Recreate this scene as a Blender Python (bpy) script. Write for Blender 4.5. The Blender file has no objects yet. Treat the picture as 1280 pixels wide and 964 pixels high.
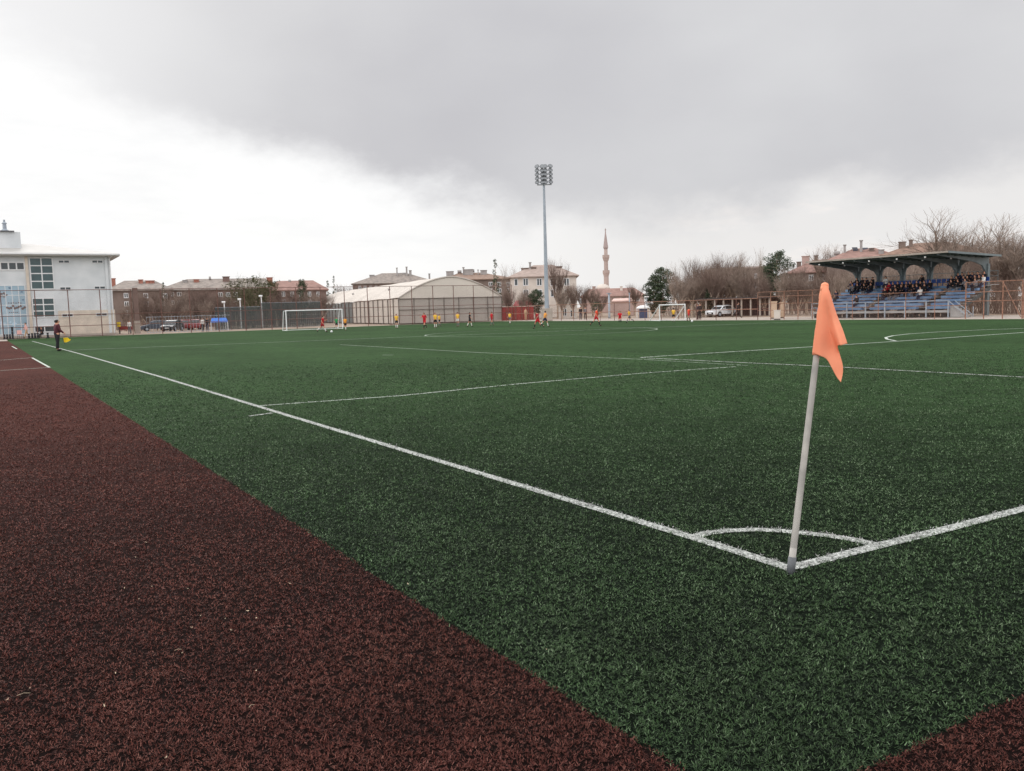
import bpy, math, random
import numpy as np
from mathutils import Vector, Matrix
R = math.radians
rnd = random.Random(7)
S = bpy.context.scene
COL = S.collection

# ------------------------------------------------------------------ camera (fitted to the pitch markings)
FPX, PITCH, ROLL, HCAM, YAW, CX, CY = 1057.68, 0.090461, -0.028347, 1.782786, 0.544848, -4.41788, -3.77777
F = Vector((math.sin(YAW)*math.cos(PITCH), math.cos(YAW)*math.cos(PITCH), -math.sin(PITCH)))
R0 = Vector((math.cos(YAW), -math.sin(YAW), 0)); U0 = R0.cross(F)
RV = math.cos(ROLL)*R0 + math.sin(ROLL)*U0
UV = -math.sin(ROLL)*R0 + math.cos(ROLL)*U0
CAM = Vector((CX, CY, HCAM))
def ray(px, py): return F*FPX + RV*(px-640) - UV*(py-482)
def at(px, py, d): return CAM + ray(px, py)*(d/FPX)
def G(px, py):
    r = ray(px, py); return CAM + r*(-HCAM/r.z)
def ony(px, py, Y):
    r = ray(px, py); return CAM + r*((Y-CY)/r.y)
def onx(px, py, X):
    r = ray(px, py); return CAM + r*((X-CX)/r.x)
def base(px, d, py=385):
    p = at(px, py, d); return Vector((p.x, p.y, 0))
def zat(px, py, d): return at(px, py, d).z
def facing(p):
    v = p - CAM; return math.atan2(-v.x, v.y)      # rotation that turns local +y away from the camera

cd = bpy.data.cameras.new('camera'); co = bpy.data.objects.new('camera', cd); COL.objects.link(co)
M = Matrix((( RV.x, UV.x, -F.x, CX), (RV.y, UV.y, -F.y, CY), (RV.z, UV.z, -F.z, HCAM), (0,0,0,1)))
co.matrix_world = M
cd.sensor_width = 36; cd.lens = 36*FPX/1280; cd.clip_end = 5000; cd.clip_start = .05
S.camera = co

# ------------------------------------------------------------------ materials
MATS = {}
def mat(name, col, rough=.8, var=.15, scale=3.0, metal=0, spec=.3, col2=None, bump=0, coord='Object', detail=4):
    if name in MATS: return MATS[name]
    m = bpy.data.materials.new(name); m.use_nodes = True
    nt = m.node_tree; b = nt.nodes['Principled BSDF']
    b.inputs['Roughness'].default_value = rough; b.inputs['Metallic'].default_value = metal
    b.inputs['Specular IOR Level'].default_value = spec
    tc = nt.nodes.new('ShaderNodeTexCoord'); nz = nt.nodes.new('ShaderNodeTexNoise')
    nz.inputs['Scale'].default_value = scale; nz.inputs['Detail'].default_value = detail
    nt.links.new(tc.outputs[coord], nz.inputs['Vector'])
    cr = nt.nodes.new('ShaderNodeValToRGB'); e = cr.color_ramp.elements
    a = [max(0, c*(1-var)) for c in col]; z = [min(1, c*(1+var)) for c in (col2 or col)]
    e[0].position = .3; e[1].position = .7
    e[0].color = (*a, 1); e[1].color = (*z, 1)
    nt.links.new(nz.outputs['Fac'], cr.inputs['Fac']); nt.links.new(cr.outputs['Color'], b.inputs['Base Color'])
    if bump:
        bp = nt.nodes.new('ShaderNodeBump'); bp.inputs['Strength'].default_value = bump; bp.inputs['Distance'].default_value = .02
        nt.links.new(nz.outputs['Fac'], bp.inputs['Height']); nt.links.new(bp.outputs['Normal'], b.inputs['Normal'])
    MATS[name] = m; return m
def srgb(r, g, b):
    f = lambda c: ((c/255+.055)/1.055)**2.4 if c > 10 else c/255/12.92
    return (f(r), f(g), f(b))

def wire_mat(name, col, cell, thick):
    """woven wire: a square-wire pattern, see-through between the wires"""
    m = bpy.data.materials.new(name); m.use_nodes = True; nt = m.node_tree
    b = nt.nodes['Principled BSDF']; b.inputs['Base Color'].default_value = (*col, 1); b.inputs['Roughness'].default_value = .6
    out = nt.nodes['Material Output']
    tc = nt.nodes.new('ShaderNodeTexCoord'); sp = nt.nodes.new('ShaderNodeSeparateXYZ'); nt.links.new(tc.outputs['Object'], sp.inputs[0])
    def math_(op, a, bb=None):
        n = nt.nodes.new('ShaderNodeMath'); n.operation = op
        for i, v in enumerate((a, bb)):
            if v is None: continue
            if isinstance(v, (int, float)): n.inputs[i].default_value = v
            else: nt.links.new(v, n.inputs[i])
        return n.outputs[0]
    u = math_('ADD', sp.outputs[0], sp.outputs[2]); v = math_('SUBTRACT', sp.outputs[0], sp.outputs[2])
    w = []
    for q in (u, v):
        fr = math_('FRACT', math_('MULTIPLY', q, 1/cell)); w.append(math_('LESS_THAN', fr, thick/cell))
    k = math_('MAXIMUM', w[0], w[1])
    tr = nt.nodes.new('ShaderNodeBsdfTransparent'); mx = nt.nodes.new('ShaderNodeMixShader')
    nt.links.new(k, mx.inputs[0]); nt.links.new(tr.outputs[0], mx.inputs[1]); nt.links.new(b.outputs[0], mx.inputs[2])
    nt.links.new(mx.outputs[0], out.inputs[0]); MATS[name] = m; return m

m_rust   = mat('rusty_paint', srgb(134,94,79), .75, .3, 5, col2=srgb(152,114,94))
m_brownp = mat('brown_post_paint', srgb(108,78,70), .75, .25, 4)
m_concr  = mat('pale_concrete', srgb(162,151,141), .9, .12, 1.5)
m_white  = mat('white_paint', (.75,.75,.74), .5, .06, 3)
m_glass  = mat('dark_window_glass', (.035,.045,.05), .12, .3, .6, spec=.5)
m_frame  = mat('window_frame_white', (.66,.66,.66), .5, .05)
m_tile   = mat('weathered_roof_tile', srgb(128,120,114), .9, .2, 1.2, col2=srgb(140,129,121))
m_tilered= mat('red_roof_tile', srgb(140,110,101), .9, .2, 1.2)
m_brick  = mat('orange_chimney_brick', srgb(154,104,90), .9, .2, 4)
m_brown  = mat('brown_render', srgb(112,98,91), .9, .16, .5, col2=srgb(124,109,101))
m_brown2 = mat('red_brown_render', srgb(118,98,91), .9, .14, .5)
m_offw   = mat('off_white_render', srgb(204,194,184), .9, .1, .6)
m_pinkw  = mat('pinkish_render', srgb(174,150,142), .9, .1, .6)
m_redmet = mat('red_sheet_metal', srgb(140,56,54), .6, .2, 1.5)
m_tank   = mat('grey_tank_metal', srgb(150,145,142), .5, .15, 2)
m_black  = mat('black_rubber', (.02,.02,.022), .7, .3)
m_bark   = mat('bare_bark', srgb(160,142,126), .9, .25, 4, col2=srgb(178,160,144))
m_twig   = mat('bare_twigs', srgb(124,108,98), .9, .3, 2, col2=srgb(142,126,114))
m_twig2  = mat('brown_twigs', srgb(112,94,85), .9, .25, 2)
m_needle = mat('dark_needles', (.020,.034,.016), .8, .5, 1.5, col2=(.042,.06,.028))
m_olive  = mat('olive_leaves', (.085,.098,.042), .8, .4, 1.5, col2=(.125,.125,.065))
m_galv   = mat('galvanised_steel', srgb(150,158,166), .5, .1, 1.0, metal=0)
m_skin   = mat('skin', srgb(190,140,115), .6, .08)
m_hair   = mat('dark_hair', (.018,.014,.012), .6, .3)
m_net    = mat('goal_net_cord', (.5,.5,.5), .8, .05)

# ------------------------------------------------------------------ mesh builder
class MB:
    def __init__(s): s.v = []; s.f = []; s.mi = []
    def add(s, vs, fs, k=0):
        o = len(s.v); s.v += [tuple(q) for q in vs]
        for f in fs: s.f.append(tuple(i+o for i in f)); s.mi.append(k)
    def box(s, c, d, rz=0, k=0, rx=0):
        cx, cy, cz = c; hx, hy, hz = d[0]/2, d[1]/2, d[2]/2
        m = Matrix.Rotation(rz, 3, 'Z') @ Matrix.Rotation(rx, 3, 'X')
        vs = [Vector(c) + m @ Vector((x*hx, y*hy, z*hz)) for x in (-1,1) for y in (-1,1) for z in (-1,1)]
        s.add(vs, [(0,1,3,2),(4,6,7,5),(0,4,5,1),(2,3,7,6),(0,2,6,4),(1,5,7,3)], k); return s
    def b2(s, x0, x1, y0, y1, z0, z1, k=0):
        return s.box(((x0+x1)/2,(y0+y1)/2,(z0+z1)/2), (abs(x1-x0),abs(y1-y0),abs(z1-z0)), 0, k)
    def tube(s, p, q, r0, r1=None, n=6, k=0, cap=True):
        p, q = Vector(p), Vector(q); r1 = r0 if r1 is None else r1
        d = (q-p)
        if d.length < 1e-6: return s
        d.normalize(); a = d.orthogonal().normalized(); b = d.cross(a)
        vs = []
        for c, r in ((p, r0), (q, r1)):
            for i in range(n):
                t = 2*math.pi*i/n; vs.append(c + a*(r*math.cos(t)) + b*(r*math.sin(t)))
        fs = [(i, (i+1) % n, n+(i+1) % n, n+i) for i in range(n)]
        if cap: fs += [tuple(range(n-1, -1, -1)), tuple(range(n, 2*n))]
        s.add(vs, fs, k); return s
    def lathe(s, c, prof, n=12, k=0):
        vs = []; c = Vector(c)
        for r, z in prof:
            for i in range(n):
                t = 2*math.pi*i/n; vs.append(c + Vector((r*math.cos(t), r*math.sin(t), z)))
        fs = []
        for j in range(len(prof)-1):
            for i in range(n): fs.append((j*n+i, j*n+(i+1) % n, (j+1)*n+(i+1) % n, (j+1)*n+i))
        fs += [tuple(range(n-1,-1,-1)), tuple(range((len(prof)-1)*n, len(prof)*n))]
        s.add(vs, fs, k); return s
    def prism(s, pts, y0, y1, axis='y', k=0):
        """outline pts (a,b) extruded along axis"""
        def P(a, b, t): return (a, t, b) if axis == 'y' else ((t, a, b) if axis == 'x' else (a, b, t))
        n = len(pts); vs = [P(a, b, y0) for a, b in pts] + [P(a, b, y1) for a, b in pts]
        fs = [tuple(range(n)), tuple(range(2*n-1, n-1, -1))] + [(i, n+i, n+(i+1) % n, (i+1) % n) for i in range(n)]
        s.add(vs, fs, k); return s
    def ball(s, c, r, k=0, n=8, sz=(1,1,1), zmin=-1):
        prof = []
        for j in range(n//2+2):
            t = -math.pi/2 + math.pi*j/(n//2+1); 
            if math.sin(t) < zmin: continue
            prof.append((max(.001, r*math.cos(t)), r*math.sin(t)))
        o = len(s.v); s.lathe((0,0,0), prof, n, k)
        for i in range(o, len(s.v)):
            x, y, z = s.v[i]; s.v[i] = (c[0]+x*sz[0], c[1]+y*sz[1], c[2]+z*sz[2])
        return s
    def mesh(s, name, mats):
        me = bpy.data.meshes.new(name); me.from_pydata(s.v, [], s.f)
        for m in (mats if isinstance(mats, (list, tuple)) else [mats]): me.materials.append(m)
        if any(s.mi): me.polygons.foreach_set('material_index', s.mi)
        me.update(); return me
    def build(s, name, mats, parent=None, smooth=False):
        me = s.mesh(name, mats); o = bpy.data.objects.new(name, me); COL.objects.link(o)
        if parent: o.parent = parent
        if smooth: me.polygons.foreach_set('use_smooth', [True]*len(me.polygons))
        return o
def tag(o, label=None, cat=None, group=None, kind=None):
    if label: o['label'] = label
    if cat: o['category'] = cat
    if group: o['group'] = group
    if kind: o['kind'] = kind
    return o
def thing(name, label, cat, loc=(0,0,0), rz=0, group=None):
    o = bpy.data.objects.new(name, None); COL.objects.link(o); o.location = loc; o.rotation_euler = (0,0,rz); o.empty_display_size = .3
    return tag(o, label, cat, group)
def copy_tree(o, parent=None):
    c = o.copy(); COL.objects.link(c)
    if parent: c.parent = parent
    for ch in list(o.children): copy_tree(ch, c)
    return c
def bevel(o, w=.01, seg=2):
    md = o.modifiers.new('bevel', 'BEVEL'); md.width = w; md.segments = seg; md.limit_method = 'ANGLE'; return o

# ------------------------------------------------------------------ world: overcast sky with a bright break low to the left
W = bpy.data.worlds.new('World'); S.world = W; W.use_nodes = True
nt = W.node_tree; nt.nodes.clear()
def N(t, **kw):
    n = nt.nodes.new(t)
    for k, v in kw.items(): setattr(n, k, v)
    return n
def mth(op, a, b=None, c=None, clamp=False):
    n = N('ShaderNodeMath', operation=op); n.use_clamp = clamp
    for i, v in enumerate((a, b, c)):
        if v is None: continue
        if isinstance(v, (int, float)): n.inputs[i].default_value = v
        else: nt.links.new(v, n.inputs[i])
    return n.outputs[0]
def ramp(x, lo, hi):
    n = N('ShaderNodeMapRange', interpolation_type='SMOOTHSTEP')
    nt.links.new(x, n.inputs[0]); n.inputs[1].default_value = lo; n.inputs[2].default_value = hi; return n.outputs[0]
def mixc(f, a, b):
    n = N('ShaderNodeMix', data_type='RGBA')
    if isinstance(f, (int, float)): n.inputs[0].default_value = f
    else: nt.links.new(f, n.inputs[0])
    for i, v in ((6, a), (7, b)):
        if isinstance(v, tuple): n.inputs[i].default_value = (*v, 1)
        else: nt.links.new(v, n.inputs[i])
    return n.outputs[2]
tc = N('ShaderNodeTexCoord'); mp = N('ShaderNodeMapping'); mp.vector_type = 'POINT'
mp.inputs['Rotation'].default_value = (0, 0, YAW)          # +y becomes the bearing the camera looks along
nt.links.new(tc.outputs['Generated'], mp.inputs['Vector'])
sp = N('ShaderNodeSeparateXYZ'); nt.links.new(mp.outputs[0], sp.inputs[0])
az = mth('ARCTAN2', sp.outputs[0], sp.outputs[1]); el = mth('ARCSINE', sp.outputs[2])
def noise(scale, detail=6, rough=.55, sz=1.0, off=0):
    m2 = N('ShaderNodeMapping'); m2.inputs['Scale'].default_value = (1, 1, sz); m2.inputs['Location'].default_value = (off, off*.7, 0)
    nt.links.new(mp.outputs[0], m2.inputs['Vector'])
    n = N('ShaderNodeTexNoise'); n.inputs['Scale'].default_value = scale; n.inputs['Detail'].default_value = detail; n.inputs['Roughness'].default_value = rough
    nt.links.new(m2.outputs[0], n.inputs['Vector']); return mth('SUBTRACT', n.outputs['Fac'], .5)
n_big = noise(1.6, 3, .5, 1.6, 3.1); n_mid = noise(4.5, 6, .55, 1.8, 1.3); n_fine = noise(13, 6, .6, 1.6, 8.3); n_wisp = noise(5, 6, .6, 4.5, 5.7)
# edge of the grey cloud deck, as elevation over azimuth
edge = mth('ADD', mth('MULTIPLY', az, -.33), .085)
edge = mth('MAXIMUM', edge, mth('ADD', mth('MULTIPLY', az, .06), .075))
edge = mth('MINIMUM', edge, .36)
over = mth('SUBTRACT', mth('ADD', el, mth('ADD', mth('MULTIPLY', n_mid, .13), mth('MULTIPLY', n_big, .05))), edge)
deck = ramp(mth('ADD', over, mth('MULTIPLY', n_fine, .075)), -.02, .055)
deck = mth('MAXIMUM', mth('MULTIPLY', deck, 1), ramp(mth('ABSOLUTE', az), 1.1, 1.8))     # closed cloud behind the viewer
grey = mixc(ramp(mth('ADD', mth('ADD', mth('MULTIPLY', n_big, 1.3), mth('MULTIPLY', n_mid, .35)), mth('MULTIPLY', over, .45)), -.35, .55),
            srgb(197,196,200), srgb(226,226,227))
grey = mixc(mth('MULTIPLY', ramp(az, -.22, -.58), .9), grey, srgb(246,246,247))
low = mixc(ramp(az, -.15, .22), srgb(255,255,255), srgb(237,235,234))                     # the pale band under the deck
low = mixc(mth('MULTIPLY', ramp(n_wisp, .02, .2), ramp(az, .0, .3)), low, srgb(255,244,236))
puff = mth('MULTIPLY', mth('MULTIPLY', ramp(az, -.36, -.58), ramp(n_mid, -.02, .2)), .55)
low = mixc(puff, low, srgb(215,217,220))
low = mixc(mth('MULTIPLY', ramp(n_wisp, -.05, .22), .5), low, srgb(240,241,243))
cloud = mixc(deck, low, grey)
sky = N('ShaderNodeTexSky', sky_type='NISHITA'); sky.sun_disc = False
SUN_EL, SUN_AZ = R(32), YAW - R(28)                         # compass bearing from +y towards +x
sky.sun_elevation = SUN_EL; sky.sun_rotation = SUN_AZ
b1 = N('ShaderNodeBackground'); nt.links.new(sky.outputs[0], b1.inputs[0]); b1.inputs[1].default_value = .1
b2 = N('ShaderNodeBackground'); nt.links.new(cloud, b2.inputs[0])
# unseen sky overhead and behind the viewer, brightened to light the facades
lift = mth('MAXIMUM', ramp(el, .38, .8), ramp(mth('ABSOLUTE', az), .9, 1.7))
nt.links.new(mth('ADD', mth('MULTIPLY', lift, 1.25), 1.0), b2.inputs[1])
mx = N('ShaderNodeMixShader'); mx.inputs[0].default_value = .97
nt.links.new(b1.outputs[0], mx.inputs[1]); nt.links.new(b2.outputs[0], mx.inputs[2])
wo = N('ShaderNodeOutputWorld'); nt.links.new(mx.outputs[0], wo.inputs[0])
sl = bpy.data.lights.new('sun', 'SUN'); sl.energy = .8; sl.angle = R(25); sl.color = (1, .97, .94)
so = bpy.data.objects.new('sun', sl); COL.objects.link(so)
sd = Vector((math.sin(SUN_AZ)*math.cos(SUN_EL), math.cos(SUN_AZ)*math.cos(SUN_EL), math.sin(SUN_EL)))
so.rotation_euler = (-sd).to_track_quat('-Z', 'Y').to_euler()
S.view_settings.view_transform = 'Standard'; S.view_settings.look = 'None'; S.view_settings.exposure = 0; S.view_settings.gamma = 1
S.view_settings.use_curve_mapping = False
S.cycles.use_denoising = True; S.cycles.denoiser = 'OPENIMAGEDENOISE'
S.cycles.max_bounces = 6; S.cycles.transparent_max_bounces = 24

# ------------------------------------------------------------------ ground, turf, markings
def turf_mat(name, dark, mid, light, patch, infill):
    m = bpy.data.materials.new(name); m.use_nodes = True; t = m.node_tree; b = t.nodes['Principled BSDF']
    b.inputs['Roughness'].default_value = .9; b.inputs['Specular IOR Level'].default_value = .04
    tc = t.nodes.new('ShaderNodeTexCoord')
    def nz(scale, det, sx=1, sy=1):
        mp = t.nodes.new('ShaderNodeMapping'); mp.inputs['Scale'].default_value = (sx, sy, 1); t.links.new(tc.outputs['Object'], mp.inputs[0])
        n = t.nodes.new('ShaderNodeTexNoise'); n.inputs['Scale'].default_value = scale; n.inputs['Detail'].default_value = det
        n.inputs['Roughness'].default_value = .65
        t.links.new(mp.outputs[0], n.inputs[0]); return n.outputs['Fac']
    f1, f2, f3 = nz(38, 5), nz(2.2, 5), nz(.16, 4, 1, .5)
    cr = t.nodes.new('ShaderNodeValToRGB'); e = cr.color_ramp.elements
    e[0].position, e[1].position = .36, .66; e[0].color = (*dark, 1); e[1].color = (*light, 1)
    k = cr.color_ramp.elements.new(.5); k.color = (*mid, 1)
    t.links.new(f1, cr.inputs[0])
    def mul(a, f, lo, hi):
        mr = t.nodes.new('ShaderNodeMapRange'); t.links.new(f, mr.inputs[0]); mr.inputs[1].default_value = .3; mr.inputs[2].default_value = .7
        mr.inputs[3].default_value = lo; mr.inputs[4].default_value = hi
        vm = t.nodes.new('ShaderNodeVectorMath'); vm.operation = 'SCALE'; t.links.new(a, vm.inputs[0]); t.links.new(mr.outputs[0], vm.inputs['Scale']); return vm.outputs[0]
    c = mul(cr.outputs[0], f2, .72, 1.28)
    c = mul(c, f3, 1-patch, 1+patch)
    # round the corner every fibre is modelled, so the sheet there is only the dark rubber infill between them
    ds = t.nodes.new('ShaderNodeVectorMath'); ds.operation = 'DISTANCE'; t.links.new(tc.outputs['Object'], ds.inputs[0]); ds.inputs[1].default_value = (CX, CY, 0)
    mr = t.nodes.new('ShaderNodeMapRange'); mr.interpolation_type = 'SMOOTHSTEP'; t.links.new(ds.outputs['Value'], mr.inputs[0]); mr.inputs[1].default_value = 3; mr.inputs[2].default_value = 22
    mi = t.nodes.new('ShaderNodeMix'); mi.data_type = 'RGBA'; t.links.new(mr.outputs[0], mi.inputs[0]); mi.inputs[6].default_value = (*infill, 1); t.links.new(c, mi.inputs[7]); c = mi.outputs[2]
    t.links.new(c, b.inputs['Base Color'])
    bp = t.nodes.new('ShaderNodeBump'); bp.inputs['Strength'].default_value = .7; bp.inputs['Distance'].default_value = .03
    t.links.new(f1, bp.inputs['Height']); t.links.new(bp.outputs[0], b.inputs['Normal'])
    return m
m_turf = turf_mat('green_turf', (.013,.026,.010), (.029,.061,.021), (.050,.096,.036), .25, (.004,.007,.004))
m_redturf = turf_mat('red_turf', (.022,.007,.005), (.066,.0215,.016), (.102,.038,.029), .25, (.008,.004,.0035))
m_line = mat('white_line_fibre', (.05,.065,.05), .85, .2, 45, col2=(.50,.51,.48), detail=3)
m_lineold = mat('worn_line_fibre', (.2,.25,.19), .85, .35, 9, col2=(.28,.32,.26), detail=6)
m_ground = mat('dusty_ground', srgb(138,122,108), .95, .2, .3, col2=srgb(150,132,116))
m_ash = mat('grey_paving', srgb(170,160,150), .95, .15, .8)

def sheet(name, pts, z, m, kind='structure'):
    mb = MB(); mb.add([(p[0], p[1], z) for p in pts], [tuple(range(len(pts)))])
    return tag(mb.build(name, m), kind=kind)
sheet('ground', [(-900,-300),(900,-300),(1200,1500),(-900,1500)], -.06, m_ground)
XE, YE, XL, YS = 59.0, 103.5, -2.42, -1.83
XLN, XLF = -2.29, -3.45     # the seam between green and red runs a touch askew to the touchline
def seam(y): return XLN+(XLF-XLN)*(y-YS)/(YE-9-YS)
sheet('pitch_turf', [(XLN,YS),(XE,YS),(XE,YE),(XLF,YE),(XLF,YE-9)], 0, m_turf)
sheet('running_strip', [(-16,YS),(XLN,YS),(XLF,YE-9),(-16,YE-9)], 0, m_redturf)
sheet('running_strip', [(-16,-9),(XE,-9),(XE,YS),(-16,YS)], 0, m_redturf)
sheet('pavement', [(XE,-9),(72,-9),(72,YE+1.8),(XE,YE+1.8)], -.02, m_concr)
sheet('pavement', [(-40,YE),(XE,YE),(XE,YE+2.2),(-40,YE+2.2)], -.02, m_concr)
sheet('pavement', [(-60,YE-9),(XLF,YE-9),(XLF,YE),(-60,YE)], -.024, m_ash)

def strip(name, pts, w, z=.004, m=None):
    pts = [Vector((p[0], p[1])) for p in pts]; mb = MB(); L = []
    for i, p in enumerate(pts):
        a = (pts[i]-pts[i-1]).normalized() if i else None
        b = (pts[i+1]-pts[i]).normalized() if i < len(pts)-1 else None
        if a is None: a = b
        if b is None: b = a
        t = (a+b).normalized(); n = Vector((-t.y, t.x)); k = w/2/max(.5, n.dot(Vector((-a.y, a.x))))
        L.append((p+n*k, p-n*k))
    vs = [(q.x, q.y, z) for pr in L for q in pr]
    mb.add(vs, [(2*i, 2*i+1, 2*i+3, 2*i+2) for i in range(len(pts)-1)])
    o = mb.build(name, m or m_line); tag(o, kind='structure'); return o
def dense(pts, n=4):
    out = []
    for a, b in zip(pts[:-1], pts[1:]):
        for i in range(n): out.append(Vector(a)*(1-i/n)+Vector(b)*(i/n))
    return out+[Vector(pts[-1])]
touch = [Vector((0.0,-.04,0))] + [G(*p) for p in ((868,673),(600,592),(345,515),(200,471),(100,442.5),(62,432.3),(40,426.6))]
goalp = [Vector((.055,0,0))] + [G(*p) for p in ((1097,683),(1180,662.5),(1279,636.5))]
gd = (goalp[-1]-goalp[1]).normalized(); goalp.append(goalp[-1]+gd*54)
arcp = [G(*p) for p in ((869.5,672),(875,669.5),(884,667),(910,664),(945,662.6),(975,664),(1000,666.5),(1030,669.5),(1060,674),(1085,679),(1098,683))]
strip('touchline', touch, .11); strip('goal_line', goalp, .11, .0045); strip('corner_arc', arcp, .105, .005)
strip('youth_box_line', [G(*p) for p in ((325,507.5),(500,495),(650,480),(800,467),(920,458.6))], .075, .005, mat('thin_line_fibre',(.36,.40,.35),.85,.25,9,col2=(.46,.5,.44),detail=6))
strip('corner_distance_mark', [G(312,520.5), G(340,516.5)], .10, .005)
strip('old_line', [G(*p) for p in ((425,431),(600,441),(800,449.3),(935,457.2))], .09, .0055, m_lineold)
strip('penalty_area_line', [G(*p) for p in ((800,447.3),(912,452.8),(1025,457.8),(1280,471.8))] , .12, .006)
strip('penalty_area_line', [G(*p) for p in ((801,447),(1017,433.6),(1119,427),(1280,415.8),(1420,407.5))], .12, .0065, MATS['thin_line_fibre'])
strip('penalty_arc', [G(*p) for p in ((1120,426.4),(1109,424.3),(1107,422.2),(1116,419.9),(1137,417.5),(1175,415),(1224,412.7),(1280,410.8))], .12, .007, MATS['thin_line_fibre'])
hw = [G(*p) for p in ((85,438),(200,433.5),(400,425),(640,416),(815,409.5))]
hd = (hw[-1]-hw[0]).normalized(); strip('halfway_line', [hw[0], hw[0]+hd*59.5], .12, .005, MATS['thin_line_fibre'])
cc = hw[0]+hd*31.6; cr_ = 8.6
strip('center_circle', [(cc.x+cr_*math.cos(t*math.pi/32), cc.y+cr_*math.sin(t*math.pi/32)) for t in range(65)], .12, .0055, m_lineold)
strip('short_line_mark', [G(478,444), G(492,444)], .1, .005, m_lineold)
for pts in (((0,463.5),(62,459.5)), ((0,450.5),(40,447.3)), ((15,433),(21,436.3)), ((40,447.3),(62,459.5))):
    strip('lane_mark', [G(*p) for p in pts], .09, .005, MATS['thin_line_fibre'])

# ------------------------------------------------------------------ corner flag
pb = Vector((-.09,-.084,0)); pt = Vector((.2366,-.0836,1.871)); ax = (pt-pb).normalized()
fl = thing('corner_flag', 'orange corner flag on a leaning grey plastic pole at the corner arc', 'corner flag', pb)
m_pole = mat('grey_pole_plastic', srgb(156,152,146), .5, .12, 7, col2=srgb(176,171,163))
m_sleeve = mat('dark_grey_sleeve', srgb(96,98,100), .6, .12, 8)
def pole_pt(t, off=(0,0,0)): return ax*t + Vector(off)
mb = MB(); L_ = (pt-pb).length
for i in range(12): mb.tube(pole_pt(.02+i*(L_-.04)/12), pole_pt(.02+(i+1)*(L_-.04)/12), .0225-.0003*i, .0225-.0003*(i+1), 16, cap=i in (0, 11))
mb.build('pole', m_pole, fl, True)
mb = MB(); mb.tube(pole_pt(0.0), pole_pt(.115), .0262, .0262, 16); mb.build('sleeve', m_sleeve, fl, True)
mb = MB(); mb.tube(pole_pt(-.02), pole_pt(.012), .021, .021, 12); mb.build('spike_collar', m_white, fl)
# hanging cloth: a sheet between four edges, folded in depth
D0 = 5.5
def fp(px, py, dz=0): return at(px, py, D0+dz) - pb
def interp(pts, t):
    n = len(pts)-1; x = min(t*n, n-1e-6); i = int(x); f = x-i
    p0, p1, p2, p3 = pts[max(i-1,0)], pts[i], pts[i+1], pts[min(i+2,n)]
    return .5*((2*p1)+(p2-p0)*f+(2*p0-5*p1+4*p2-p3)*f*f+(3*p1-p0-3*p2+p3)*f**3)
V2 = lambda *q: [Vector((a, b, c)) for a, b, c in q]
left = V2((1029,357,-.02),(1026.5,366,-.035),(1022.5,388,-.037),(1019,412,-.038),(1016.5,430,-.04),(1016,441,-.04))
top  = V2((1029,357,-.02),(1033,358,-.03),(1037,365,-.02),(1042,382,.0),(1047.5,398,.02),(1053.5,413,.01),(1059,429.5,-.02))
right= V2((1059,429.5,-.02),(1052,431.5,-.075),(1047.2,432.5,-.02),(1049.5,442,.02),(1053,455,.03),(1053.4,466,.02),(1051,478,0.0))
bot  = V2((1016,441,-.04),(1024,444.5,-.02),(1033,449,.015),(1039,458.5,.03),(1045,470,.02),(1051,478,0.0))
NU, NV = 40, 44; vs = []
for j in range(NV+1):
    v = j/NV
    for i in range(NU+1):
        u = i/NU
        p = (1-v)*interp(top,u)+v*interp(bot,u)+(1-u)*interp(left,v)+u*interp(right,v) - ((1-u)*(1-v)*top[0]+u*(1-v)*top[-1]+(1-u)*v*bot[0]+u*v*bot[-1])
        dz = p.z*.7 + .016*math.sin(u*6.5+v*1.2-.6)*(.25+.75*v)*u**.5*(1-.5*u) + .004*math.sin(v*15+u*7)*u + .005*math.sin(u*13+2*v)*(1-v*.5)
        vs.append(fp(p.x, p.y, dz))
mb = MB(); mb.add(vs, [(j*(NU+1)+i, j*(NU+1)+i+1, (j+1)*(NU+1)+i+1, (j+1)*(NU+1)+i) for j in range(NV) for i in range(NU)])
m_flag = mat('orange_flag_cloth', (1.0,.42,.25), .8, .05, 6, spec=.2)
b_ = m_flag.node_tree.nodes['Principled BSDF']; b_.inputs['Subsurface Weight'].default_value = .0
wv = m_flag.node_tree.nodes.new('ShaderNodeTexNoise'); wv.inputs['Scale'].default_value = 30
tcf = m_flag.node_tree.nodes.new('ShaderNodeTexCoord'); m_flag.node_tree.links.new(tcf.outputs['Object'], wv.inputs[0])
bpf = m_flag.node_tree.nodes.new('ShaderNodeBump'); bpf.inputs['Strength'].default_value = .25; bpf.inputs['Distance'].default_value = .01
m_flag.node_tree.links.new(wv.outputs['Fac'], bpf.inputs['Height']); m_flag.node_tree.links.new(bpf.outputs[0], b_.inputs['Normal'])
trn = m_flag.node_tree.nodes.new('ShaderNodeBsdfTranslucent'); trn.inputs[0].default_value = (1,.48,.28,1)
mxs = m_flag.node_tree.nodes.new('ShaderNodeMixShader'); mxs.inputs[0].default_value = .3
mo = m_flag.node_tree.nodes['Material Output']
m_flag.node_tree.links.new(b_.outputs[0], mxs.inputs[1]); m_flag.node_tree.links.new(trn.outputs[0], mxs.inputs[2]); m_flag.node_tree.links.new(mxs.outputs[0], mo.inputs[0])
cloth = mb.build('flag_cloth', m_flag, fl, True)
md = cloth.modifiers.new('thickness', 'SOLIDIFY'); md.thickness = .002
mb = MB()
for i in range(14):
    t0 = L_-.455+i*.455/14; t1 = t0+.455/14
    mb.tube(pole_pt(t0), pole_pt(t1), .0275+.002*math.sin(i*1.7), .0275+.002*math.sin(i*1.7+1.7), 14, cap=i in (0, 13))
mb.ball(tuple(pole_pt(L_+.005)), .026, 0, 10, (1,1,.8))
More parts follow.
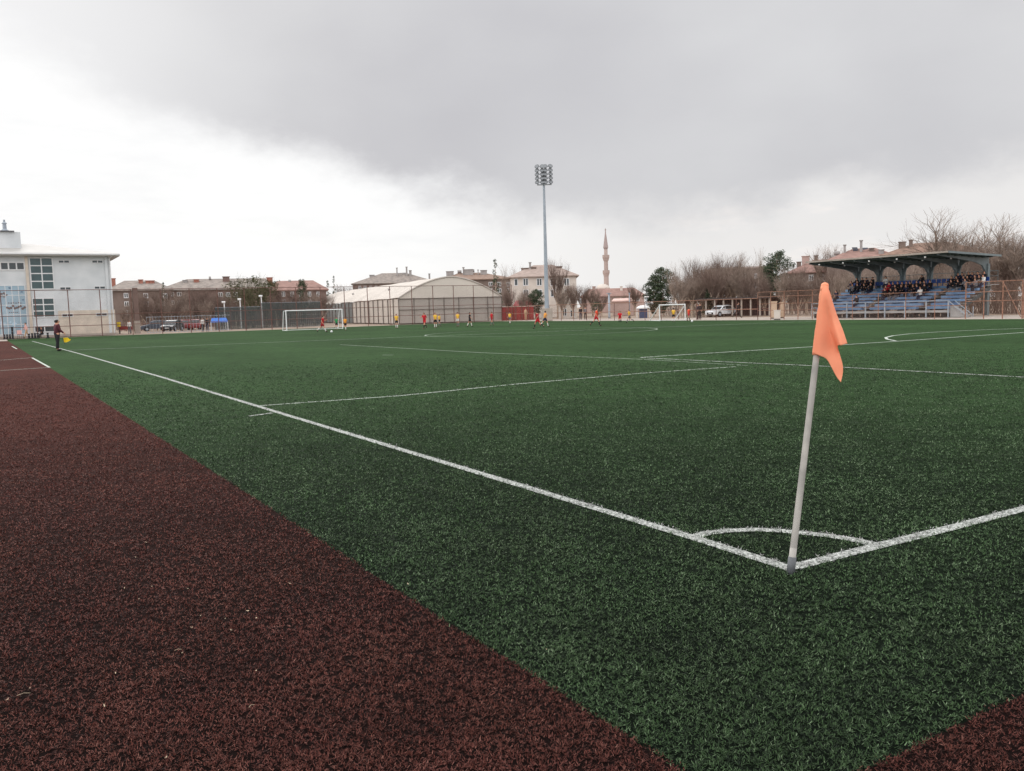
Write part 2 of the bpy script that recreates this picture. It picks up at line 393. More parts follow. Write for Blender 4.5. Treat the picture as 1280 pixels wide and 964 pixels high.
mb.build('cloth_sleeve', m_flag, cloth, True)

# ------------------------------------------------------------------ fences
def fence_run(name, label, p, q, h, step, rails, mats, group=None, mesh_m=None, r=.035, skip=None, mesh_top=None, rail_r=.022, brace=()):
    p, q = Vector((p[0],p[1],0)), Vector((q[0],q[1],0)); d = q-p; L = d.length; rz = math.atan2(d.y, d.x)
    t = thing(name, label, 'fence', p, rz, group)
    n = max(1, round(L/step)); 
    mb = MB(); mb.tube((0,0,-.05), (0,0,h), r, r, 6); me = mb.mesh('post', mats[0])
    for i in range(n+1):
        o = bpy.data.objects.new('post', me); COL.objects.link(o); o.parent = t; o.location = (i*L/n, 0, 0)
    mb = MB(); mb.tube((0,0,0), (L,0,0), rail_r, rail_r, 6); me = mb.mesh('rail', mats[1])
    for z in rails:
        o = bpy.data.objects.new('rail', me); COL.objects.link(o); o.parent = t; o.location = (0,-r*.6,z)
    if mesh_m:
        mb = MB(); mb.b2(0, L, .045, .049, .05, mesh_top or h); mb.build('wire_mesh', mesh_m, t)
    for x0, z0, x1, z1 in brace:
        mb = MB(); mb.tube((x0,-.08,z0),(x1,-.08,z1), .03, .03, 6); mb.build('brace', mats[1], t)
    return t
m_wire = wire_mat('chain_link_wire', srgb(120,100,92), .12, .0035)
m_wire2= wire_mat('rusty_chain_link', srgb(140,104,86), .12, .0035)
m_screen = wire_mat('green_windbreak_net', (.028,.046,.046), .02, .0098)
fence_run('ball_fence', 'tall brown chain link ball fence behind the far goal line', (-30,YE+1.6), (62,YE+1.6), 5.35, 3.25, (5.33,2.5,1.25), (m_brownp, m_brownp), 'pitch fences', m_wire, r=.05, rail_r=.035)
fence_run('side_fence', 'low rust coloured fence running along the pitch past the white car', (60.8,YE+1.4), (60.8,56), 2.15, 2.9, (2.12,1.05), (m_brownp, m_rust), 'pitch fences', m_wire2, r=.035, rail_r=.03)
fence_run('side_fence', 'low rust fence with plain rails in front of the grandstand', (60.8,47.6), (60.8,34.7), 2.2, 2.55, (2.18,1.05), (m_rust, m_rust), 'pitch fences', m_wire2, r=.03)
fence_run('frame_fence', 'taller rust framed fence of square panels between pines and grandstand', (60.8,56), (60.8,47.7), 2.68, 1.66, (2.72,2.25,1.55,.9), (m_rust, m_rust), 'pitch fences', m_wire2, brace=((2.6,.6,3.1,2.1),))
fence_run('frame_fence', 'tall rust framed fence with a diagonal brace beside the grandstand end', (60.6,34.6), (60.6,30.3), 2.85, 1.43, (2.82,2.05,1.35), (m_rust, m_rust), 'pitch fences', m_wire2, r=.045, rail_r=.03, brace=((2.87,2.8,4.25,.1),))
fence_run('side_fence', 'lower rust fence continuing from the braced frame at the photo edge', (60.6,30.2), (60.6,14), 2.0, 2.4, (2.18,1.2), (m_rust, m_rust), 'pitch fences', m_wire2)
# dark green windbreak netting hung behind the far fence
def screen(name, label, px0, px1, ytop, d0, d1, ybot=416):
    a, b = base(px0, d0), base(px1, d1); v = b-a
    t = thing(name, label, 'netting', a, math.atan2(v.y, v.x), 'windbreak nets behind the far goal')
    z1 = zat((px0+px1)/2, ytop, (d0+d1)/2); L = v.length
    mb = MB(); n = 24
    mb.add([(L*i/n, .04*math.sin(i*1.9), z) for i in range(n+1) for z in (.05, z1-.05*abs(math.sin(i*.9)))], [(2*i,2*i+2,2*i+3,2*i+1) for i in range(n)])
    mb.build('net_cloth', m_screen, t)
    for i in range(4):
        m2 = MB(); m2.tube((L*i/3,.05,0),(L*i/3,.05,z1+.1), .04); m2.build('post', m_brownp, t)
    m2 = MB(); m2.tube((0,.05,z1),(L,.05,z1), .02); m2.build('rail', m_galv, t)
screen('windbreak_net', 'dark green windbreak net beside the blue canopy and railings', 268, 326, 384, 114, 116)
screen('windbreak_net', 'taller dark green windbreak net behind the white goal', 326, 402, 378, 118, 122)
# white railing
a, b = base(182, 103), base(287, 108); v = b-a
t = thing('railing', 'pale grey vertical bar railing in front of the parked cars', 'railing', a, math.atan2(v.y, v.x)); L = v.length
me_ = MB().tube((0,0,0),(0,0,2.1), .018, .018, 4).mesh('bar', m_galv)
for i in range(int(L/.36)):
    o = bpy.data.objects.new('bar', me_); COL.objects.link(o); o.parent = t; o.location = (i*.36,0,0)
for z in (.15, 2.0):
    MB().tube((0,0,z),(L,0,z), .025).build('rail', m_galv, t)

# ------------------------------------------------------------------ grandstand
gs = thing('grandstand', 'covered grandstand with rows of blue seats and a dark cantilever roof', 'grandstand', (65,38.6,0))
# local: x = away from the pitch (0..8), y = along the pitch (0..14.4)
GL = 14.3
m_step = mat('stand_concrete', srgb(150,148,146), .9, .15, 1.2)
m_seat = mat('faded_blue_seat', srgb(80,114,154), .6, .2, .9, col2=srgb(112,138,164))
m_seatd= mat('deep_blue_seat', srgb(34,68,132), .5, .15, 3)
m_roofd= mat('dark_green_roof_steel', srgb(62,72,70), .7, .2, 1.5)
m_roofe= mat('roof_edge_metal', srgb(150,140,130), .6, .2, 1.0)
m_truss= mat('grey_green_truss_paint', srgb(104,114,116), .6, .15, 2)
NR = 8
z0r, z1r, xr0, xr1 = .95, 3.05, .35, 6.3
mb = MB()
for i in range(NR):
    x = xr0+(xr1-xr0)*i/NR; z = z0r+(z1r-z0r)*i/(NR-1)
    mb.b2(x, x+(xr1-xr0)/NR, 0, GL, z-.42, z-.40+.02)
mb.b2(xr1, xr1+1.2, 0, GL, 2.7, z1r-.3)
mb.build('stepped_base', m_step, gs)
mb = MB()
for y in np.linspace(.1, GL-.1, 9):
    mb.prism([(xr0,.0),(xr0+.12,.0),(xr1,2.3),(xr1,2.6),(xr0,.52)], y-.05, y+.05)
mb.build('support_frame', mat('dark_support_steel', srgb(70,74,74), .8, .2), gs)
aisles = [3.0, 8.6]
for i in range(NR):
    x = xr0+(xr1-xr0)*i/NR; z = z0r+(z1r-z0r)*i/(NR-1)
    if i == NR-1:
        me = MB(); me.b2(-.2,.2,-.2,.2,.0,.05); me.b2(.16,.21,-.2,.2,.05,.36); me.b2(-.03,.03,-.03,.03,-.38,0); me = me.mesh('seat', m_seatd)
        for k in range(int(GL/.5)):
            o = bpy.data.objects.new('seat', me); COL.objects.link(o); o.parent = gs; o.location = (x+.35, .3+k*.5, z)
    else:
        ys = [0.1]+[c for a_ in aisles for c in (a_-.45, a_+.45)]+[GL-.1]
        for k in range(0, len(ys), 2):
            m2 = MB(); m2.b2(x+.25, x+.62, ys[k], ys[k+1], z-.22, z)
            m2.build('seat_row', m_seat, gs)
# front wall and rail
m2 = MB(); m2.b2(.0,.14,0,GL,.42,.62)
m2.build('front_beam', m_step, gs)
me = MB().b2(-.05,.05,-.05,.05,0,1.45).mesh('front_post', m_galv)
for y in np.linspace(.1, GL-.1, 8):
    o = bpy.data.objects.new('front_post', me); COL.objects.link(o); o.parent = gs; o.location = (.0, y, 0)
for z in (1.42, 1.0):
    MB().tube((-.02,0,z),(-.02,GL,z), .03).build('front_rail', m_galv, gs)
me = MB(); me.b2(0,.03,-.45,.45,.05,.36); me = me.mesh('gap_shade_panel', mat('painted_gap_shade', (.035,.035,.037), .8, .5, 3))  # dark sheets paint in the shade of the openings under the stand
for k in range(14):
    o = bpy.data.objects.new('gap_shade_panel', me); COL.objects.link(o); o.parent = gs; o.location = (.5, .6+k*1.0, 0)
# stair at the near end
m2 = MB()
for i in range(5): m2.b2(.1+.0*i, .9, -.28*(i+1), -.28*i, .0, .95-.19*i-.0)
m2.build('end_stair', m_step, gs)
m2 = MB(); m2.tube((.0,-1.5,.15),(.0,.1,1.4), .035); m2.tube((.95,-1.5,.15),(.95,.1,1.4), .035); m2.tube((0,-1.5,0),(0,-1.5,.9),.03); m2.tube((.95,-1.5,0),(.95,-1.5,.9),.03)
m2.build('stair_handrail', m_galv, gs)
# roof: columns along the back, haunched brackets
colY = [.8, 3.5, 6.2, 9.05, 11.6, 14.1]
zr = 5.1
RX0, RX1 = -.85, 7.15
m2 = MB(); m2.prism([(RX0, 5.48),(RX1, 5.22),(RX1, 5.30),(RX0, 5.56)], -.3, GL-.05); m2.build('roof', m_roofd, gs)
for nm, (x0, x1, y0, y1) in {'roof_fascia': (RX0-.05, RX0, -.33, GL-.02)}.items():
    m2 = MB(); m2.b2(x0, x1, y0, y1, 5.44, 5.59); m2.build(nm, m_roofe, gs)
m2 = MB(); m2.prism([(RX0, 5.42),(RX1, 5.16),(RX1, 5.34),(RX0, 5.59)], -.37, -.305); m2.build('end_fascia', m_truss, gs)
for x in np.linspace(RX0+.5, RX1-1.2, 7):
    zz = 5.48-(x-RX0)*.26/8.8
    MB().b2(x-.05, x+.05, -.25, GL-.1, zz-.16, zz-.01).build('purlin', m_roofd, gs)
for k, y in enumerate(colY):
    m2 = MB(); xb = 6.9
    m2.prism([(xb-.18,2.4),(xb+.2,2.4),(xb+.2,5.20),(RX0+.3,5.40),(RX0+.3,5.30),(2.5,5.02),(5.0,4.75),(6.1,4.45),(xb-.25,3.9)], y-.08, y+.08)
    br = m2.build('roof_bracket', m_truss, gs)
    m3 = MB(); m3.b2(xb-.16, xb+.16, y-.22, y+.22, 0 if k == 0 else 1.0, 4.6)
    m3.build('column', m_truss, gs)
    for sg in (-1, 1):
        if (k == 0 and sg < 0): continue
        if (k == len(colY)-1 and sg > 0): continue
        pts = [(y+sg*.2, 3.75), (y+sg*.2, 5.2), (y+sg*1.2, 5.2), (y+sg*1.2, 4.93), (y+sg*.75, 4.86), (y+sg*.42, 4.6), (y+sg*.28, 4.2)]
        m4 = MB(); m4.prism(pts, xb-.07, xb+.07, 'x'); m4.build('haunch', m_truss, gs)
me = MB().ball((0,0,0), .085, 0, 8).mesh('lamp', m_white)
for x in (-.6, 3.2):
    for y in (1.9, 4.6, 7.4, 10.2, 12.9):
        o = bpy.data.objects.new('lamp', me); COL.objects.link(o); o.parent = gs; o.location = (x, y, 5.22-(x+1.2)*.02)
m2 = MB()
for z in (3.5, 3.95): m2.tube((7.3,0,z),(7.3,GL,z), .025)
for y in np.linspace(0, GL, 11): m2.tube((7.3,y,2.9),(7.3,y,3.95), .02)
m2.build('back_railing', m_truss, gs)

# ------------------------------------------------------------------ floodlight mast
d = 116
p = base(684, d, 402); pz = zat(677, 209, d)
t = thing('floodlight_mast', 'tall grey floodlight mast with a square bank of round lamps', 'floodlight mast', p, facing(p))
mb = MB(); ns = 10
for i in range(ns): mb.tube((0,0,1.6+i*(pz-2.2)/ns),(0,0,1.6+(i+1)*(pz-2.2)/ns), .31-.018*i, .31-.018*(i+1), 12, cap=False)
mb.build('mast_pole', m_galv, t, True)
mb = MB(); mb.b2(-.75,.75,-.75,.75,0,1.7); bevel(mb.build('plinth', m_concr, t), .04)
zt = zat(677, 233, d)
mb = MB(); mb.b2(-.9,1.05,-.35,.35,zt-.06,zt+.02)
for x in (-.84,.84): mb.tube((x,.0,zt),(x,0,zt+.5), .03)
mb.build('platform', m_galv, t)
mb = MB()
for x in (-.84,-.29,.29,.84): mb.tube((x,0,zt+.05),(x,0,pz-.05), .035)
for k in range(5): mb.tube((-.9,.0,zt+.3+k*.52),(.9,0,zt+.3+k*.52), .035)
mb.build('lamp_frame', m_galv, t)
for ix, x in enumerate((-.84,-.29,.29,.84)):
    for k in range(5):
        z = zt+.3+k*.52
        m2 = MB(); m2.lathe((0,0,0), [(.1,-.3),(.24,-.13),(.32,.0),(.3,.02)], 12)
        o = m2.build('floodlight', mat('lamp_housing', srgb(62,64,68), .5, .1), t); o.location = (x+ (.1 if ix%2 else -.05), -.3, z); o.rotation_euler = (R(62), 0, (ix-1.5)*.22)
        m2 = MB(); m2.lathe((0,0,0), [(.27,.022),(.26,.035)], 12); g_ = m2.build('lens', mat('lamp_glass', (.22,.23,.24), .3, .05), o)

# ------------------------------------------------------------------ goals
def goal(label, a, b, h, back, r=.06, skew=0):
    a = Vector((a.x,a.y,0)); b = Vector((b.x,b.y,0)); v = b-a; L = v.length
    t = thing('football_goal', label, 'goal', a, math.atan2(v.y, v.x))
    for x in (0, L): MB().tube((x,0,0),(x,0,h), r, r, 10).build('post', m_white, t)
    MB().tube((-r,0,h),(L+r,0,h), r, r, 10).build('crossbar', m_white, t)
    for x in (0, L):
        MB().tube((x,0,h),(x,back[0],h*back[1]), r*.6).tube((x,back[0],h*back[1]),(x+skew,back[2],.03), r*.75).tube((x,0,.04),(x+skew,back[2],.04), r*.5).build('stay', m_white, t)
    MB().tube((skew,back[2],.04),(L+skew,back[2],.04), r*.5).build('ground_bar', m_white, t)
    mb = MB(); k = .25
    prof = [(0,h),(back[0],h*back[1]),(back[2],.04)]
    for i in range(int(L/k)+1):
        x = min(L, i*k)
        for u, w in zip(prof[:-1], prof[1:]): mb.tube((x,u[0],u[1]),(x,w[0],w[1]), .004, .004, 3, cap=False)
    for j in range(11):
        f = j/10*2; u, w = (prof[0], prof[1]) if f < 1 else (prof[1], prof[2]); f = f if f < 1 else f-1
        y, z = u[0]+(w[0]-u[0])*f, u[1]+(w[1]-u[1])*f
        mb.tube((0,y,z),(L,y,z), .004, .004, 3, cap=False)
        for x in (0, L): mb.tube((x,0,z),(x,y,z), .004, .004, 3, cap=False)
    mb.build('goal_net', m_net, t)
    return t
goal('large white football goal in front of the green windbreak net', ony(358.5,413.5,91.5), ony(428.5,411.5,91.5), 2.27, (.9,.98,1.6))
a, b = G(824.5,401.3), G(856.5,400.6)
goal('small white portable goal with slanting stays near the white car', a, b, 1.72, (.05,.99,1.5), .055, -1.35)
#@@PART3@@

# ------------------------------------------------------------------ school building (its front lies along the far goal line)
YB = 110.0
def sx(px, py=380): return ony(px, py, YB)
ORG = Vector((ony(143,400,YB).x, YB, 0))
def lx(px, py): return ony(px, py, YB).x-ORG.x
def lz(px, py): return ony(px, py, YB).z
sch = thing('school_building', 'three storey pale grey school building with blue glazed hall and rooftop block', 'school', ORG)
m_panel = mat('pale_grey_cladding', srgb(196,200,202), .7, .07, .5, col2=srgb(206,208,209))
m_stone = mat('sand_stone_cladding', srgb(200,188,174), .9, .1, 1.5)
m_mural = mat('blue_printed_glass', srgb(140,164,178), .35, .1, .5, col2=srgb(156,176,188))
m_wglass = mat('grey_green_glass', srgb(52,74,76), .15, .2, .8, spec=.5)
XL_ = -24.0; top = 9.45; W0 = lx(33, 380); Wm = lx(70, 380)
mb = MB(); mb.b2(XL_, -.02, .0, 14, 0, top)
mb.build('wall', m_panel, sch)
# stone band to the lower right, with thin courses
m2 = MB(); zst = lz(100, 388)
n = 9
for i in range(n): m2.b2(Wm+.15, .12, -.14, 14.1, .25+i*(zst-.25)/n+.012, .25+(i+1)*(zst-.25)/n)
m2.b2(Wm+.2, .08, -.11, 14.05, .0, zst-.02)
m2.build('stone_cladding', m_stone, sch)
MB().b2(XL_, .3, -.22, -.0, 0, .25).build('plinth', m_concr, sch)
for x, m_ in ((W0+.33, m_stone), (-.5, m_panel)):
    MB().b2(x-.15, x+.15, -.17, -.003, .25, top-.05).build('pilaster', m_, sch)
# roof
m_sroof = mat('pale_roof_sheet', srgb(172,169,164), .6, .07, .6)
m2 = MB(); ex = lx(146, 319)+.2
m2.add([(XL_-1,-1.0,top),(ex,-1.0,top),(ex,15,top),(XL_-1,15,top),(XL_-1,-1.0,top+.32),(ex,-1.0,top+.32),(ex,15,top+.32),(XL_-1,15,top+.32),(XL_,7,top+2.0),(ex-9,7,top+1.95)],
   [(3,2,1,0),(0,1,5,4),(1,2,6,5),(2,3,7,6),(3,0,4,7),(4,5,9,8),(5,6,9),(6,7,8,9),(7,4,8)])
rf = m2.build('roof', m_sroof, sch)
MB().tube((XL_,-1.05,top+.2),(ex,-1.05,top+.2),.09).build('gutter', m_frame, rf)
MB().tube((-.1,-.3,.2),(-.1,-.3,top-.2),.06,n=8).tube((-.1,-.3,top-.2),(.3,-.9,top+.1),.06,n=8).build('drain_pipe', m_frame, sch)
# rooftop block and vent
x1 = lx(27, 300); zt_ = ony(20, 291, YB+4).z
MB().b2(x1-7, x1, 3, 7, top+.6, zt_).build('rooftop_block', m_panel, sch)
MB().b2(x1-4.6, x1-.6, 2.7, 7.3, zt_, zt_+.12).build('block_cap', mat('dark_cap', srgb(90,90,94), .6), sch)
xs = lx(8, 285)
MB().lathe((xs-.1, 5, zt_+.1), [(.45,0),(.4,.25),(.22,.4),(.2,1.0),(.3,1.05),(.12,1.25),(.1,1.5)], 10).build('vent_stack', m_galv, sch)
# glazing
def window(parent, x0, x1, z0, z1, nx, nz, y=-.02, fr=.07, gm=None, proud=.05):
    w = MB()
    for i in range(nx+1):
        x = x0+(x1-x0)*i/nx; w.b2(x-fr/2, x+fr/2, y-proud, y+.04, z0-fr/2, z1+fr/2)
    for j in range(nz+1):
        z = z0+(z1-z0)*j/nz
        for i in range(nx):
            a_, b_ = x0+(x1-x0)*i/nx+fr/2, x0+(x1-x0)*(i+1)/nx-fr/2
            w.b2(a_, b_, y-proud+.004, y+.04, z-fr/2, z+fr/2)
    o = w.build('window', m_frame, parent)
    MB().b2(x0, x1, y-.02, y+.03, z0, z1).build('pane', gm or m_glass, o)
    return o
def pw(pxa, pya, pxb, pyb, nx, nz, gm=None, fr=.08, y=-.03):
    xa, xb = lx(pxa, (pya+pyb)/2), lx(pxb, (pya+pyb)/2)
    return window(sch, xa, xb, lz((pxa+pxb)/2, pyb), lz((pxa+pxb)/2, pya), nx, nz, y, fr, gm)
pw(38,322.5,66.5,361.5,2,4,m_wglass,.12); pw(41,373,68,396.5,2,3,m_wglass,.12); pw(43.5,407.5,68,415,2,1,None,.1)
pw(-20,328,30.5,337.5,5,1,m_glass,.14)
for (xa, ya) in ((73,325.5),(115,325.5),(75,359),(118,358),(77.5,392.5),(120,391.5)):
    pw(xa, ya, xa+13.5, ya+3.4, 2, 1, m_glass, .07, -.18 if ya > 380 else -.03)
xa = XL_+.3; xb = lx(32.5, 380)
mural = window(sch, xa, xb, lz(15,418), lz(15,357), 22, 5, -.03, .07, m_mural)
m_print = mat('brown_print', srgb(112,96,92), .5, .3, 3); m_print2 = mat('dark_blue_print', srgb(98,120,140), .5, .2, 3); m_print3 = mat('pale_print', srgb(176,198,212), .5, .1, 3)
pr_ = random.Random(3); 
def blobs(name, pts, m_, y):
    w = MB()
    for k_, (px, py, w_, h_) in enumerate(pts):
        x, z = lx(px, py), lz(px, py); n = 7
        w.prism([(x+w_*math.cos(2*math.pi*i/n)*pr_.uniform(.6,1), z+h_*math.sin(2*math.pi*i/n)*pr_.uniform(.6,1)) for i in range(n)], y-.0007*k_, y+.02)
    w.build(name, m_, mural)
blobs('brown_print', [(4+pr_.uniform(-4,4), 369+pr_.uniform(-3,3), .17, .1) for i in range(9)]+[(9+i*2.4, 384.5+pr_.uniform(-2,2), .17, .17) for i in range(10)]+[(11+i*3, 378.5+pr_.uniform(-.6,.6), .1, .08) for i in range(6)]+[(12+i*2.4, 390.5, .1, .06) for i in range(5)], m_print, -.075)
blobs('pale_print', [(2,404,.25,.28),(6,405,.22,.25),(18,405,.3,.3),(13,403,.15,.2)], m_print3, -.075)
blobs('dark_print', [(12,360,.15,.15),(27,365,.2,.1),(29,375,.15,.12)], m_print2, -.075)

# ------------------------------------------------------------------ houses and apartment blocks
def house(label, px0, px1, ye, yr, d, wm, rm, depth=12, wins=(), chims=(), tanks=(), dyaw=0, hip=.5, over=.5, name='apartment_house', cat='building', floors=None, ridge_px=None):
    pc = base((px0+px1)/2, d); W_ = (px1-px0)*d/FPX
    t = thing(name, label, cat, pc, facing(pc)+dyaw)
    ze = zat((px0+px1)/2, ye, d); zr_ = max(ze+.4, zat((px0+px1)/2, yr, d+depth/2)); h = W_/2
    MB().b2(-h, h, 0, depth, 0, ze).build('wall', wm, t)
    hx = h*hip; o_ = over; rc = 0 if ridge_px is None else (ridge_px-(px0+px1)/2)*d/FPX
    m2 = MB(); m2.add([(-h-o_,-o_,ze),(h+o_,-o_,ze),(h+o_,depth+o_,ze),(-h-o_,depth+o_,ze),(-h-o_,-o_,ze+.18),(h+o_,-o_,ze+.18),(h+o_,depth+o_,ze+.18),(-h-o_,depth+o_,ze+.18),(rc-hx,depth/2,zr_),(rc+hx,depth/2,zr_)],
        [(3,2,1,0),(0,1,5,4),(1,2,6,5),(2,3,7,6),(3,0,4,7),(4,5,9,8),(5,6,9),(6,7,8,9),(7,4,8)])
    rf = m2.build('roof', rm, t)
    for (px, py, wpx, m_) in chims:
        dd = d+depth*.35; x = (px-(px0+px1)/2)*dd/FPX; zt = zat(px, py, dd); w_ = wpx*dd/FPX
        m3 = MB(); m3.b2(x-w_/2, x+w_/2, depth*.35-.5, depth*.35+.6, ze+.2, zt); m3.b2(x-w_/2-.1, x+w_/2+.1, depth*.35-.6, depth*.35+.7, zt, zt+.12)
        m3.build('chimney', m_, rf)
    for (px, py, wpx) in tanks:
        dd = d+depth*.45; x = (px-(px0+px1)/2)*dd/FPX; zt = zat(px, py, dd); r_ = wpx*dd/FPX/2
        m3 = MB(); m3.tube((x-r_,depth*.45,zt-.35),(x+r_,depth*.45,zt-.35), .38, .38, 10)
        for q in (-1,1): m3.tube((x+q*r_*.8,depth*.45,ze+.2),(x+q*r_*.8,depth*.45,zt-.4), .05)
        m3.build('water_tank', m_tank, rf)
    for (pxa, pya, wpx, hpx, nx) in wins:
        xa = (pxa-(px0+px1)/2)*d/FPX; za = zat(pxa, pya, d); hh = hpx*d/FPX
        window(t, xa, xa+wpx*d/FPX, za-hh, za, nx, 1, -.02, .12, m_glass)
    return t
def grid(x0, x1, y0, dy, rows, cols, w, h, nx=2, jit=0): return [(x0+(x1-x0)*c/(max(1,cols-1)), y0+dy*r, w, h, nx) for r in range(rows) for c in range(cols)]
house('brown apartment block with twin orange chimneys beside the school', 141, 212, 363.5, 351, 158, m_brown, m_tile, 14,
      grid(158,203,367,10.5,3,3,4.5,5.5), [(147,349.5,5,m_brick),(178,350.5,5,m_brick),(188.5,351.5,10,m_brick)], [])
house('long brown apartment block with pale hipped roof behind the railings', 206, 336, 362.5, 348.8, 166, m_brown2, m_tile, 16,
      grid(217,226,366,10.5,3,2,5,4.5)+grid(274,292,366,10.5,3,3,4.5,5), [(249,350.5,6,m_brick),(236,351.5,5,m_tank),(284,346.5,8,m_brown2)], [(265,346,2.5)], hip=.75, ridge_px=285)
house('red roofed brown apartment block behind the taller windbreak net', 334, 408, 363.5, 351, 172, m_brown2, m_tilered, 15,
      grid(354,396,365,10,2,5,3.5,5.5), [(340,348,7,m_brick),(392,355,6,m_brick)], [(364,350,3),(377,352,3)], hip=.6)
house('apartment house with a grey hipped roof carrying tanks behind the long white hall', 443, 545, 354.5, 341.5, 236, m_brown, m_tile, 18,
      grid(450,470,358,6,2,4,3,3.5), [(467,344.5,6,m_tank),(498,335.5,1.6,m_tank),(510,334.2,2,m_tank),(514.5,338.5,3,m_tank),(538,342.5,2,m_tank)], [(500,341.5,4),(507,341,5)], hip=.3)
house('apartment house with a brown roof full of solar tanks behind the hall gable', 556, 641, 350, 341, 196, m_brown, mat('brown_roof_tile', srgb(138,116,103), .9, .2, 1.2), 15,
      grid(612,634,353,8,2,3,4,4.5), [(564,340,9,m_tank),(581,335,2,m_tank),(587,337.5,12,m_tank),(599,338,1.2,m_tank),(606,338.5,8,m_tank)], [(576,338,5),(592,337,5)], hip=.35, ridge_px=588)
house('off white three storey house with pinkish hipped roof behind the floodlight mast', 639, 721, 346.5, 331.5, 152, m_offw, mat('pinkish_roof_tile', srgb(156,139,130), .9, .18, 1.2), 13,
      grid(655,706,348.5,14,2,4,6,8.5)+[(644,349,4,8,1)], [(657,336,8,m_brown),(664,329,2.4,m_tank),(668,335,6,m_brown),(700,334,7,m_brown)], [], hip=.3)
house('low dark red roofed shed behind the red sheet fence', 643, 667, 383.5, 375.5, 137, m_redmet, m_redmet, 5, [], [], [], hip=.85, over=.25, name='shed', cat='shed')
d = 132; p = base(710, d); k = d/FPX; t = thing('outbuilding', 'small off white outbuilding with a sloping gable and two windows beside the mast foot', 'building', p, facing(p))
q_ = lambda px, py: ((px-710)*k, zat(px, py, d))
MB().prism([((698-710)*k,0),q_(698,382),q_(712,368),q_(717,367),q_(721.5,371),((721.5-710)*k,0)], 0, 6).build('wall', m_offw, t)
m2 = MB(); m2.prism([q_(697,383),q_(712,367.6),q_(717,366.3),q_(722.3,370.6),q_(722.3,370.2),q_(717,365.6),q_(712,366.8),q_(697,382.2)], -.25, 6.2); m2.build('roof', m_offw, t)
for a_, b_, w_, h_ in ((703,386,5,9),(713.5,376,3,5),(713,388,5,8)):
    x, z = q_(a_, b_); window(t, x, x+w_*k, z-h_*k, z, 2, 1, -.02, .08, m_glass)
house('long low house with faded red roof at the minaret foot', 727, 805, 371, 360.5, 225, m_pinkw, m_tilered, 14, grid(768,796,373,5,1,5,3,3.2), [(743,358.5,4,m_pinkw),(777,358.5,3,m_offw)], [], hip=.7)
house('small house with pink wall and red lower half behind the poles', 766, 792, 377, 373, 150, m_pinkw, mat('pale_pink_roof', srgb(214,182,172), .8, .08), 8, [], [], [], hip=.9, over=.2, name='small_house')
house('wide brown building half hidden by bare trees behind the white car', 884, 965, 337, 334, 175, m_brown, m_brown, 12, grid(892,955,343,12,3,6,3.5,5), [], [(915,331.5,3),(934,333,2.5)], hip=.8, over=.2)
house('red tiled house behind the pines near the grandstand roof tip', 988, 1062, 341, 325, 150, m_brown, m_tilered, 16, grid(1012,1040,344,12,2,3,5,7), [(1000,328,5,m_brown),(1008,321,9,m_pinkw),(1020,320.5,4,m_brown)], [], hip=.35, ridge_px=1030)
house('apartment house with dish and tanks rising over the grandstand roof', 1036, 1122, 326, 311, 140, m_brown, m_tilered, 15, [], [(1076,302,3,m_tank),(1057,307,2.6,m_tank),(1088,312,5,m_brown)], [(1048,314,6),(1086,311,3)], hip=.3)
house('brown roofed house behind the grandstand under the big bare tree', 1108, 1216, 318, 304, 134, m_brown, mat('rust_roof_tile', srgb(130,104,90), .9, .25, 1.4), 15, [], [(1130,303,8,m_brown),(1140,301,4,m_brown),(1106,312,6,m_tank)], [], hip=.35)

for par, pts in (('apartment_house',((1069,311.5,140),(1082,312,140))),):
    for px, py, d in pts:
        hs = [o for o in COL.objects if o.get('label') == 'apartment house with dish and tanks rising over the grandstand roof'][0]
        rfo = [o for o in hs.children if o.name.startswith('roof')][0]
        q = Matrix.Rotation(-hs.rotation_euler.z, 3, 'Z') @ (at(px, py, d+5)-hs.location)
        m3 = MB(); m3.box((q.x,q.y,q.z), (.95,.06,.8), .5, 0, R(-38)); m3.tube((q.x-.6,q.y+.5,q.z-1.6),(q.x-.6,q.y+.3,q.z), .04); m3.tube((q.x+.6,q.y+.5,q.z-1.6),(q.x+.6,q.y+.3,q.z), .04)
        m3.build('solar_panel', mat('solar_glass', srgb(70,70,78), .2, .1), rfo)
# red sheet fence
a, b = base(627, 127), base(669, 127); v = b-a
t = thing('sheet_fence', 'red ribbed sheet metal fence between the white hall and the mast', 'fence', a, math.atan2(v.y, v.x)); L = v.length
mb = MB(); n = int(L/.3)
zt = zat(648, 383.5, 127)
mb.prism([(i*.3, .0 if i % 2 else .12) for i in range(n+1)]+[(i*.3, (.0 if i % 2 else .12)+.03) for i in range(n, -1, -1)], .05, zt, 'z')
mb.build('sheet_panel', m_redmet, t)
for i in range(6): MB().b2(L*i/5-.05, L*i/5+.05, -.12, -.03, 0, zt+.2).build('post', m_brownp, t)
MB().b2(0, L, -.1, -.04, zt, zt+.1).build('rail', m_offw, t)

